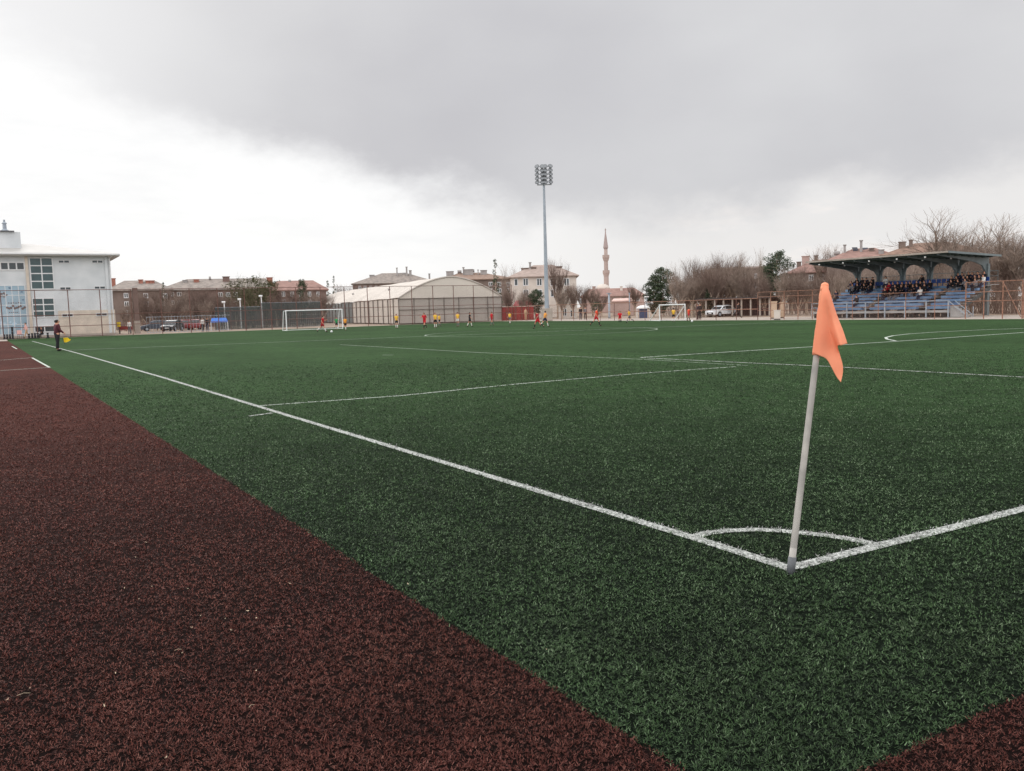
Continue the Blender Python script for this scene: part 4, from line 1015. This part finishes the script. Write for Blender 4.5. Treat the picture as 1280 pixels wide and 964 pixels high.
bystander(872,95,'bystander in dark clothes half hidden behind another by the portable goal',1.7,120,C_NAVY,C_BLK)
bystander(160,105,'person in a white top standing at the far fence',1.65,180,C_WHT,C_GREY)
bystander(30.5,94,'person in a pink top with dark hair walking by the school mural',1.72,100,C_PINK,C_BEIGE,WALK)
bystander(252,108,'person in a white top among the parked cars',1.7,150,C_WHT,C_BLK)
bystander(258,107,'dark dressed person among the parked cars',1.74,170,C_BLK,C_NAVY)
bystander(1164,78,'dark dressed person leaning on the grandstand end stair',1.7,60,C_GREY,C_BLK)
SIT = dict(legs=((1.45,1.4),(1.4,1.5)), arms=((.55,.8,.1),(.6,.9,.1)), lean=.12)
q = G(775,402.6); person('substitute in red sitting low beside the pole', q, 1.7, R(180), C_RED, C_RED2, C_BLK, seat=.42, **SIT)
q = base(50, 98); person('dark dressed person sitting by the school strip window', q, 1.7, R(150), C_BLK, C_BLK, C_BLK, seat=.42, long_sleeve=True, long_legs=True, **SIT)
# linesman's flag
lf = thing('linesman_flag', 'small yellow flag held low by the linesman', 'flag', G(77,434.5))
d_ = (G(77,434.5)-CAM).dot(F); A_ = at(78,423,d_)-lf.location; B_ = at(81.3,430.5,d_)-lf.location
MB().tube(A_, B_, .011, .011, 6).build('stick', C_BLK, lf)
mb = MB(); ps = [at(px_, py_, d_+.03*i_)-lf.location for i_, (px_, py_) in enumerate(((79.2,422.5),(84,422),(88.3,424.6),(87.5,426),(83.5,427.8),(80.2,428)))]
mb.add(ps, [tuple(range(6))]); o = mb.build('flag_cloth', cloth_mat('signal_yellow', (240,200,40)), lf); md = o.modifiers.new('t','SOLIDIFY'); md.thickness = .004
# spectators on the stand: three seated figures, copied with labels of their place
SP = 'spectators on the grandstand'
rnd_s = random.Random(4)
proto_s = [person('x', (0,0,0), 1.7, 0, tp, bt, C_BLK, seat=.42, long_sleeve=True, long_legs=True, absrot=0, legs=((1.45,1.35+dv),(1.35,1.5)), arms=((.55+dv,.8,.1),(.6,1.1-dv,.1)), lean=.1+dv*.6)
           for tp, bt, dv in ((C_BLK,C_NAVY,0),(C_NAVY,C_BLK,.25),(C_GREY,C_BLK,.1),(C_RED2,C_BLK,.15),(C_WHT,C_NAVY,.05),(C_BLK,C_GREY,.35))]
bpy.context.view_layer.update()
dg = bpy.context.evaluated_depsgraph_get()
for o, m in PENDING:
    me = bpy.data.meshes.new_from_object(o.evaluated_get(dg)); me.materials.clear(); me.materials.append(m)
    o.modifiers.clear(); old = o.data; o.data = me; bpy.data.meshes.remove(old)
for b_, h_, s in HEADS:            # nose, brow, jaw
    for v in b_.data.vertices:
        d = (v.co-h_)/s
        if d.length < .16 and d.y > .05:
            if abs(d.x) < .022 and -.035 < d.z < .02: v.co.y += .022*s
            if abs(d.x) > .015 and abs(d.x) < .05 and 0 < d.z < .03: v.co.y -= .006*s
        if d.length < .16 and abs(d.x) > .07 and abs(d.y) < .03 and -.03 < d.z < .03: v.co.x += math.copysign(.014*s, d.x)
used_p = [False]*6
def seat_person(i, row, y, label, rz):
    o = proto_s[i] if not used_p[i] else copy_tree(proto_s[i]); used_p[i] = True
    x = xr0+(xr1-xr0)*row/NR+.42; z = z0r+(z1r-z0r)*row/(NR-1)
    o.location = (65+x, 38.6+y, z+.09-.42); o.rotation_euler = (0,0,rz); o['label'] = label; o['group'] = SP
    return o
def crowd(row, y0, y1, n, label, kinds=(0,0,1,1,2,5)):
    for k in range(n):
        seat_person(rnd_s.choice(kinds), row, y0+(y1-y0)*(k+rnd_s.uniform(-.2,.2))/max(1,n-1), label, R(90+rnd_s.uniform(-20,20)))
crowd(7,.5,2.9,6,'dark dressed spectator packed in the top row by the stair end of the grandstand')
crowd(6,.4,3.0,6,'dark dressed spectator one row below the packed top row at the stair end')
crowd(5,.5,2.6,4,'spectator in the third row down at the stair end of the grandstand',(0,1,2,5))
crowd(5,4.7,8.3,9,'dark dressed spectator in the middle cluster on the blue rows')
crowd(4,4.8,7.6,6,'dark dressed spectator in the lower line of the middle cluster')
crowd(3,6.9,8.3,3,'dark dressed spectator sitting lowest below the middle cluster',(0,1,5))
crowd(6,11.3,13.4,4,'dark dressed spectator in the small cluster under the roof tip')
crowd(5,10.9,13.0,4,'dark dressed spectator in the lower line of the cluster under the roof tip')
crowd(7,11.6,13.6,4,'dark dressed spectator in the top row under the roof tip')
seat_person(3, 5, 8.75, 'spectator in a red jacket beside the middle cluster', R(90))
seat_person(4, 7, 10.2, 'spectator in a white top sitting alone on the top blue row', R(95))
seat_person(4, 6, .1, 'spectator in a white top at the stair end of the crowd', R(80))
seat_person(3, 4, 8.6, 'spectator in a dark red top in the lower line beside the middle cluster', R(92))
seat_person(4, 3, 4.6, 'spectator in a white top sitting alone low on the blue rows', R(92))
seat_person(0, 1, 10.2, 'dark dressed spectator sitting alone near the aisle on the low rows', R(85))
seat_person(1, 3, 13.6, 'dark dressed spectator sitting alone at the far end of the low rows', R(85))
seat_person(5, 7, 6.3, 'dark dressed spectator alone by a roof column on the top row', R(85))

# ------------------------------------------------------------------ balls
def ball(px, py, label):
    o = MB().ball((0,0,0), .11, 0, 12).build('football', m_white, None, True); o.location = G(px, py)+Vector((0,0,.11)); tag(o, label, 'ball'); return o
ball(414.5,416, 'white ball at the feet of the red footballer near the far goal'); ball(865,402.8,'white ball by the small portable goal')

# ------------------------------------------------------------------ vehicles
def car(label, p, rz, paint, L=4.25, Wd=1.78, H=1.5, name='parked_car', group=None):
    t = thing(name, label, 'car', p, rz, group); h = Wd/2
    prof = [(-L/2,.35),(-L/2-.02,.62),(-L/2+.08,.78),(-L/2+.95,.92),(-L/2+1.05,.94),(L/2-.30,.98),(L/2-.06,.86),(L/2,.5),(L/2-.04,.32)]
    def arcw(cx): return [(cx+.36*math.cos(a), .33+.36*math.sin(a)) for a in np.linspace(math.pi, 0, 9)]
    w0, w1 = -L/2+.85, L/2-.8
    low = [(-L/2+.1,.22)]+arcw(w0)+arcw(w1)+[(L/2-.1,.22)]
    out = prof[::-1]+low
    mb = MB(); mb.prism([(a, b) for a, b in out], -h, h); o = mb.build('body', paint, t); bevel(o, .045, 2)
    cab = [(-L/2+.95,.9),(-L/2+1.6,H-.1),(-L/2+1.95,H-.02),(.6,H),(L/2-.75,H-.08),(L/2-.28,.95)]
    vs = []; n = len(cab)
    for y, k in ((-h+.02,0),(h-.02,0)):
        for a, b in cab:
            f = (b-.9)/(H-.9); vs.append((a, y*(1-.16*f), b))
    mb = MB(); mb.add(vs, [tuple(range(n)), tuple(range(2*n-1,n-1,-1))]+[(i, n+i, n+(i+1)%n, (i+1)%n) for i in range(n)])
    o = mb.build('cabin', paint, t); bevel(o, .04, 2)
    for sg in (-1,1):
        y = sg*(h+.002)
        for pts in ([(-L/2+1.22,.96),(-L/2+1.68,H-.17),(-.18,H-.12),(-.18,.98)], [(-.08,.98),(-.08,H-.12),(.95,H-.13),(1.02,1.0)], [(1.1,1.0),(1.04,H-.14),(L/2-.85,H-.17),(L/2-.5,1.02)]):
            vs = []
            for k in (.012,-.02):
                for a, b in pts: f = (b-.9)/(H-.9); vs.append((a, sg*((h-.02)*(1-.16*f)+k), b))
            m2 = MB(); q = len(pts); m2.add(vs, [tuple(range(q)), tuple(range(2*q-1,q-1,-1))]+[(i,q+i,q+(i+1)%q,(i+1)%q) for i in range(q)]); m2.build('side_window', m_glass, t)
    for pts, nm in (((-L/2+1.04,.98,-L/2+1.6,H-.13),'windscreen'), ((L/2-.33,1.0,L/2-.72,H-.14),'rear_window')):
        a0,b0,a1,b1 = pts; s_ = -1 if nm == 'windscreen' else 1
        w_ = lambda b: (h-.12)*(1-.16*(b-.9)/(H-.9))
        m2 = MB(); vs = [(a0+s_*.03,-w_(b0),b0),(a0+s_*.03,w_(b0),b0),(a1+s_*.03,w_(b1),b1),(a1+s_*.03,-w_(b1),b1)]; vs += [(x-s_*.06,y,z) for x,y,z in vs]
        m2.add(vs, [(0,1,2,3),(7,6,5,4)]+[(i,4+i,4+(i+1)%4,(i+1)%4) for i in range(4)]); m2.build(nm, m_glass, t)
    for sg in (-1,1):
        for cx in (w0, w1):
            wh = MB(); wh.tube((cx,sg*(h-.2),.33),(cx,sg*(h+.01),.33), .33, .33, 16); o = wh.build('wheel', m_black, t)
            MB().tube((cx,sg*(h-.02),.33),(cx,sg*(h+.02),.33), .2, .2, 12).build('rim', m_galv, o)
        m2 = MB(); m2.b2(-L/2-.03,-L/2+.28, sg*(h-.42), sg*(h-.05), .64,.78); m2.build('headlight', mat('lamp_lens', (.7,.72,.74), .15, .05, spec=.6), t)
        m2 = MB(); m2.b2(L/2-.2,L/2+.02, sg*(h-.3), sg*(h-.02), .72,.9); m2.build('tail_light', mat('tail_lens', (.35,.02,.02), .25, .1), t)
        m2 = MB(); m2.box((-L/2+1.45,sg*(h+.1),1.0),(.1,.18,.12)); m2.build('mirror', paint, t)
    m2 = MB(); m2.b2(-L/2-.035,-L/2+.1,-h+.35,h-.35,.3,.58); m2.build('grille', m_black, t)
    m2 = MB(); m2.b2(-L/2-.05,-L/2-.02,-.26,.26,.42,.53); m2.build('number_plate', m_white, t)
    return t
p_white = mat('white_car_paint', (.72,.74,.76), .25, .02, 1, spec=.5); p_red = mat('red_car_paint', srgb(112,28,32), .3, .05, 1, spec=.5)
p_grey = mat('blue_grey_car_paint', srgb(66,74,86), .3, .05, 1, spec=.5); p_dark = mat('dark_car_paint', srgb(44,48,54), .3, .05, 1, spec=.5)
p = base(901.5, 110); car('white hatchback parked beyond the side fence with its nose towards the goal', p, facing(p)+R(46), p_white, L=4.0)
CG = 'cars parked behind the far fence'
for px, d, ang, pm, lab, nm in ((193,124,6,p_grey,'blue grey estate car parked behind the railings','parked_car'),(214,118,70,p_dark,'dark car seen end on under the bare trees','parked_car'),(230,128,-80,p_red,'red car with its tail to the pitch, nearer the dark car','parked_car'),(241,128,-86,p_red,'red car with its tail to the pitch, nearer the blue canopy','parked_car')):
    p = base(px, d); car(lab, p, facing(p)+R(ang), pm, group=CG, H=1.55)

# ------------------------------------------------------------------ small furniture round the pitch
for px, yt, d, lab in ((280.5,377,124,'shortest white lamp post behind the windbreak net'),(300.5,373.5,124,'middle white lamp post behind the windbreak net'),(327.2,369.3,124,'tallest white lamp post at the step of the windbreak nets')):
    p = base(px, d); z = zat(px, yt, d)
    t = thing('lamp_post', lab, 'lamp post', p, facing(p), 'white lamp posts')
    MB().tube((0,0,0),(0,0,z-.2), .1, .07, 8).build('post', m_white, t)
    MB().box((-.08,0,z-.1),(.5,.32,.2), 0, 0, R(12)).build('lamp_head', m_white, t)
for px, yt, d, r_, lab in ((761.5,367,122,.16,'thick pale pole near the minaret with no lamp'),(787,367,122,.07,'thin grey pole beside the pink house')):
    p = base(px, d); t = thing('utility_pole', lab, 'pole', p); z = zat(px, yt, d)
    MB().lathe((0,0,0), [(r_*1.2,0),(r_,.3),(r_*.8,z)], 10).build('pole', m_galv, t, True); MB().box((0,0,z+.03),(r_*3,r_*3,.1)).build('cap', m_galv, t)
p = base(808.5, 120); z = zat(808, 371, 120); t = thing('lamp_post', 'white lamp on a thin post beside the dark pine', 'lamp post', p)
MB().tube((0,0,0),(0,0,z), .06, .05, 8).build('post', m_galv, t); MB().box((0,0,z),(.6,.3,.18)).build('lamp_head', m_white, t)
# kiosk with white domed top
p = base(804, 116); z = zat(804, 386, 116); t = thing('kiosk', 'small blue kiosk under a white domed canopy', 'kiosk', p, facing(p))
MB().b2(-.55,.55,0,1.1,.0,z).build('booth', mat('dark_blue_panel', srgb(56,72,102), .6, .15), t)
MB().b2(-.4,.4,-.03,-.002,1.0,z-.25).build('hatch', m_glass, t)
MB().ball((0,.5,z), .98, 0, 14, (1,1,.5), 0).build('canopy', m_white, t, True)
for sg in (-1,1): MB().tube((sg*.85,.2,0),(sg*.85,.2,z), .05).build('canopy_post', m_white, t)
# low pavilion with people side, behind the thicket
a, b = base(872, 112), base(962, 106); v = b-a; t = thing('shelter', 'long low open shelter with pale posts behind the white car', 'shelter', a, math.atan2(v.y, v.x)); L = v.length
z = zat(915, 372, 109)
MB().b2(-.3,L+.3,-.4,3.4,z-.22,z).build('roof', mat('dark_shelter_roof', srgb(70,62,60), .8, .2), t)
MB().b2(0,L,2.9,3.0,0,z-.25).build('back_wall', mat('dark_shelter_wall', srgb(66,50,54), .9, .3, .8), t)
for i in range(9): MB().b2(L*i/8-.09,L*i/8+.09,-.1,.08,0,z-.2).build('post', m_concr, t)
MB().b2(0,L,-.05,.0,.85,.95).build('handrail', m_brownp, t)
# beige cabinets and white box by the frame fence
def cabinet(px, d, w, ht, m_, lab, nm='cabinet'):
    p = base(px, d); z = zat(px, ht, d); t = thing(nm, lab, 'cabinet', p, facing(p))
    o = MB().b2(-w/2,w/2,0,w*.7,.08,z).build('body', m_, t); bevel(o, .02)
    MB().b2(-w/2-.04,w/2+.04,-.04,w*.7+.04,z,z+.07).build('lid', m_, t); MB().b2(-w/2+.06,w/2-.06,-.025,-.003,.2,z-.1).build('door', m_, t)
    MB().b2(-w/2,w/2,.02,w*.7-.02,0,.08).build('foot', m_black, t); return t
cabinet(967.5, 88, .62, 377.5, mat('beige_cabinet_paint', srgb(196,170,146), .6, .08), 'taller beige cabinet behind the frame fence')
cabinet(977.5, 89, .4, 378.5, MATS['beige_cabinet_paint'], 'narrow beige cabinet beside the taller one')
cabinet(971.5, 82, .6, 388.5, m_offw, 'low white box standing before the beige cabinets', 'utility_box')
# by the far left fence: brick pillar, yellow bin, red bench, canopy, bollards
p = base(170, 107.5); t = thing('gate_pillar', 'brown gate pillar with pale base behind the far fence', 'pillar', p); z = zat(170, 360, 107.5)
MB().b2(-.28,.28,-.28,.28,1.6,z).build('shaft', m_brown2, t); MB().b2(-.34,.34,-.34,.34,0,1.6).build('pillar_foot', m_concr, t)
p = base(147, 108); t = thing('litter_bin', 'yellow litter bin on a post by the school corner', 'bin', p, facing(p))
MB().lathe((0,0,.9), [(.2,0),(.24,.55),(.26,.57),(.2,.6)], 10).build('bucket', cloth_mat('bin_yellow', (222,196,60)), t); MB().tube((0,0,0),(0,0,1.0), .05).build('post', m_black, t)
p = base(155, 109); t = thing('bench', 'red slatted bench between yellow bin and white topped person', 'bench', p, facing(p))
MB().b2(-.8,.8,0,.42,.42,.48).build('seat', m_redmet, t); MB().b2(-.8,.8,.42,.47,.55,.95).build('backrest', m_redmet, t)
for sg in (-1,1): MB().b2(sg*.65-.04,sg*.65+.04,.02,.4,0,.42).build('leg', m_black, t)
p = base(273, 111); z = zat(273, 398.5, 111); t = thing('canopy', 'small blue cloth canopy on white frame posts', 'canopy', p, facing(p))
mb = MB(); mb.add([(-1.1,0,z-.45),(1.1,0,z-.45),(1.1,1.6,z-.35),(-1.1,1.6,z-.35),(-.9,.8,z+.1),(.9,.8,z+.1)], [(0,1,5,4),(2,3,4,5),(1,2,5),(3,0,4),(3,2,1,0)]); mb.build('canopy_cloth', cloth_mat('canopy_blue', (66,116,196)), t)
for x in (-1.05,1.05):
    for y in (.05,1.55): MB().tube((x,y,0),(x,y,z-.4), .035).build('post', m_white, t)
BG = 'short dark posts in front of the school'
for i, (px, hh) in enumerate(((2.5,.55),(6,.55),(9.5,.55),(13,1.35),(33.5,.55),(37.5,.6),(41,.6),(44.5,.6),(57,.6))):
    p = base(px, 93); t = thing('bollard', 'tall dark post among the short bollards before the mural' if hh > 1 else 'short dark bollard in the row before the school', 'bollard', p, 0, None if hh > 1 else BG)
    MB().lathe((0,0,0), [(.16,0),(.15,.08),(.10,.1),(.10,hh-.1),(.13,hh-.06),(.08,hh)], 10).build('post', m_black, t); MB().lathe((0,0,hh*.6), [(.105,0),(.105,.06)], 10).build('band', C_GREY, t)
p = base(23, 93.5); t = thing('folding_chair', 'dark folding chair beside the pink topped person', 'chair', p, facing(p)+.5)
MB().b2(-.25,.25,-.25,.25,.44,.48).build('seat', C_MAR, t); MB().b2(-.25,.25,.22,.26,.5,.95).build('backrest', C_PINK, t)
for x in (-.22,.22):
    for y in (-.22,.22): MB().tube((x,y,0),(x,y*.6,.46), .02).build('leg', m_black, t)
# ------------------------------------------------------------------ dry leaves and straws blown on the red strip
lg = random.Random(11)
m_leaf = mat('dry_leaf', srgb(190,170,144), .8, .2, 20); 
for px, py in ((183,682),(170,701),(190,738),(235,741),(156,740),(251,775),(310,769),(321,778),(282,779),(289,793),(228,822),(145,848),(320,845),(38,867),(208,955),(131,889),(174,754),(10,881),(510,735),(683,818),(240,790),(362,734)):
    p = G(px, py); mb = MB(); l, w = lg.uniform(.006,.013), lg.uniform(.0025,.0045)
    mb.add([(-l,0,.004),(-l*.3,w,.0),(l*.4,w*.8,.003),(l,0,.008),(l*.4,-w*.8,.001),(-l*.3,-w,.003)], [(0,1,2,3,4,5)]); o = mb.build('dry_leaf', m_leaf)
    md = o.modifiers.new('t','SOLIDIFY'); md.thickness = .001
    o.location = (p.x, p.y, .024); o.rotation_euler = (lg.uniform(-.4,.4), lg.uniform(-.4,.4), lg.uniform(0,6.28)); tag(o, 'tiny pale dry leaf lying on the dark red strip', 'leaf', 'dry leaves on the red strip')
for px, py, l in ((30,874,.028),(223,818,.018),(315,889,.016)):
    p = G(px, py); o = MB().tube((-l,0,0),(0,.006,.004),.0009,n=4).tube((0,.006,.004),(l,0,0),.0009,n=4).build('straw', m_leaf); o.location = (p.x,p.y,.024); o.rotation_euler = (0,0,lg.uniform(-.4,.8)); tag(o, 'thin pale straw lying on the dark red strip', 'straw', 'straws on the red strip')

# ------------------------------------------------------------------ turf fibres near the photographer
def blade_mat(name, c0, c1, c2, worn0=(.9,.82,.88), worn1=(1,1,1)):
    m = bpy.data.materials.new(name); m.use_nodes = True; t = m.node_tree; b = t.nodes['Principled BSDF']
    b.inputs['Roughness'].default_value = .6; b.inputs['Specular IOR Level'].default_value = .12
    a = t.nodes.new('ShaderNodeAttribute'); a.attribute_name = 'tint'
    cr = t.nodes.new('ShaderNodeValToRGB'); e = cr.color_ramp.elements
    e[0].color = (*c0, 1); e[1].color = (*c2, 1); k = e.new(.6); k.color = (*c1, 1)
    t.links.new(a.outputs['Fac'], cr.inputs[0])
    tc = t.nodes.new('ShaderNodeTexCoord'); nz = t.nodes.new('ShaderNodeTexNoise'); nz.inputs['Scale'].default_value = .9; nz.inputs['Detail'].default_value = 5; nz.inputs['Roughness'].default_value = .6
    t.links.new(tc.outputs['Object'], nz.inputs[0]); c2 = t.nodes.new('ShaderNodeValToRGB'); e = c2.color_ramp.elements
    e[0].position = .36; e[1].position = .64; e[0].color = (*worn0, 1); e[1].color = (*worn1, 1); t.links.new(nz.outputs['Fac'], c2.inputs[0])
    vm = t.nodes.new('ShaderNodeVectorMath'); vm.operation = 'MULTIPLY'; t.links.new(cr.outputs[0], vm.inputs[0]); t.links.new(c2.outputs[0], vm.inputs[1])
    t.links.new(vm.outputs[0], b.inputs['Base Color']); return m
m_gb = blade_mat('green_fibre', (.010,.019,.009), (.054,.106,.038), (.175,.25,.14))
m_rb = blade_mat('red_fibre', (.020,.006,.004), (.125,.038,.027), (.215,.098,.072))
m_wb = blade_mat('white_fibre', (.14,.16,.14), (.42,.43,.40), (.60,.60,.58))
rs_ = np.random.default_rng(5)
def sample(n0=15000, rn=3.4, rmax=34.0, pw=1.85):
    half = R(47)
    rr = np.linspace(1.2, rmax, 4000); dens = np.where(rr < rn, n0, n0*(rn/rr)**pw)*np.clip((rmax-rr)/12, 0, 1)**.8
    cum = np.concatenate([[0], np.cumsum((dens*rr)[:-1]*np.diff(rr))])*2*half
    n = int(cum[-1]); u = rs_.random(n)*cum[-1]; r = np.interp(u, cum, rr)
    a = YAW + (rs_.random(n)*2-1)*half
    return CX+np.sin(a)*r, CY+np.cos(a)*r, r
X, Y, RR = sample(n0=5200)          # tuft roots
NT = 4
rr_ = np.repeat(RR, NT); rad = .0055*np.maximum(1, rr_/3.4)**.9
X = np.repeat(X, NT)+rs_.normal(0,1,rr_.shape)*rad; Y = np.repeat(Y, NT)+rs_.normal(0,1,rr_.shape)*rad; RR = rr_
TT = np.repeat(rs_.random(len(X)//NT), NT)   # tuft-to-tuft difference
def dist_poly(pts, X, Y):
    d = np.full(X.shape, 1e9)
    for a, b in zip(pts[:-1], pts[1:]):
        ax_, ay, bx, by = a[0], a[1], b[0], b[1]; vx, vy = bx-ax_, by-ay
        t = np.clip(((X-ax_)*vx+(Y-ay)*vy)/(vx*vx+vy*vy), 0, 1); d = np.minimum(d, np.hypot(X-ax_-t*vx, Y-ay-t*vy))
    return d
jit = rs_.normal(0, .012, X.shape)
dl = np.minimum(np.minimum(dist_poly([(p[0],p[1]) for p in touch], X, Y), dist_poly([(p[0],p[1]) for p in goalp], X, Y))-.055, dist_poly([(p[0],p[1]) for p in arcp], X, Y)-.05)
thin = np.minimum(dist_poly([tuple(G(*p)[:2]) for p in ((325,507.5),(500,495),(650,480),(800,467),(920,458.6))], X, Y), dist_poly([tuple(G(*p)[:2]) for p in ((312,520.5),(340,516.5))], X, Y))-.04
white = ((dl+jit) < 0) | ((thin+jit) < 0)
wob = (np.sin(Y*1.9)+np.sin(Y*.7+1)*1.3+np.sin(Y*5.3)*.5)*.006
red = ((X+wob+rs_.normal(0,.011,X.shape) < seam(Y)) | (Y+rs_.normal(0,.012,X.shape) < YS)) & ~white
# low-frequency wear: value noise on a grid
def vnoise(X, Y, s, seed):
    g = np.random.default_rng(seed).random((256,256)); x, y = X/s+90, Y/s+90; xi, yi = np.floor(x).astype(int), np.floor(y).astype(int); fx, fy = x-xi, y-yi
    fx, fy = fx*fx*(3-2*fx), fy*fy*(3-2*fy); q = lambda a, b: g[a % 256, b % 256]
    return (q(xi,yi)*(1-fx)+q(xi+1,yi)*fx)*(1-fy)+(q(xi,yi+1)*(1-fx)+q(xi+1,yi+1)*fx)*fy
wear = .5*vnoise(X,Y,.5,1)+.3*vnoise(X,Y,.16,2)+.2*vnoise(X,Y,1.7,3)
def blades(name, mask, m, hmin, hmax, lift=0.0):
    x, y, r, w_, tt = X[mask], Y[mask], RR[mask], wear[mask], TT[mask]; n = len(x)
    k = np.maximum(1, (r/3.4))**.75
    h = rs_.uniform(hmin, hmax, n)*np.minimum(1.3, k**.3); wd = .0016*k*rs_.uniform(.7,1.4,n)
    a = rs_.uniform(0, 2*np.pi, n); lean = np.clip(rs_.normal(1.05,.35,n), 0, 1.5)
    dx, dy, dz = np.cos(a)*np.sin(lean), np.sin(a)*np.sin(lean), np.cos(lean)
    b = a+np.pi/2+rs_.normal(0,.5,n); sx_, sy_ = np.cos(b)*wd, np.sin(b)*wd
    z0 = rs_.uniform(0,.008,n)+.002+lift
    co_ = np.empty((n,4,3), np.float32)
    co_[:,0] = np.stack([x-sx_, y-sy_, z0],1); co_[:,1] = np.stack([x+sx_, y+sy_, z0],1)
    tx, ty, tz = x+dx*h, y+dy*h, z0+dz*h*.8+.002
    co_[:,2] = np.stack([tx+sx_*.5, ty+sy_*.5, tz],1); co_[:,3] = np.stack([tx-sx_*.5, ty-sy_*.5, tz],1)
    me = bpy.data.meshes.new(name); me.vertices.add(n*4); me.loops.add(n*4); me.polygons.add(n)
    me.vertices.foreach_set('co', co_.ravel()); me.loops.foreach_set('vertex_index', np.arange(n*4, dtype=np.int32))
    me.polygons.foreach_set('loop_start', np.arange(0, n*4, 4, dtype=np.int32)); me.polygons.foreach_set('loop_total', np.full(n, 4, np.int32))
    me.update(calc_edges=True)
    tint = np.clip(rs_.beta(.7,1.5,n)*.85+(tt-.5)*.35+.05+(w_-.5)*.45, 0, 1); tint = np.where(rs_.random(n) < .05, np.minimum(1, tint+.4), tint)
    at_ = me.attributes.new('tint', 'FLOAT', 'FACE'); at_.data.foreach_set('value', tint.astype(np.float32))
    me.materials.append(m); o = bpy.data.objects.new(name, me); COL.objects.link(o); tag(o, kind='stuff'); return o
# worn patches of the white line carry fewer white fibres
keepw = rs_.random(X.shape) < np.clip(1.05-.75*vnoise(X,Y,.035,9)-.45*vnoise(X,Y,.14,19), .08, 1)
inpitch = (X < XE) & (Y < YE) & (X > -15.9) & (Y > -8.9)
blades('turf_grass', ~white & ~red & inpitch, m_gb, .009, .019)
blades('red_turf_grass', red & inpitch, m_rb, .008, .016)
blades('line_grass', white & keepw, m_wb, .010, .020, .003)
print('blades', len(X))
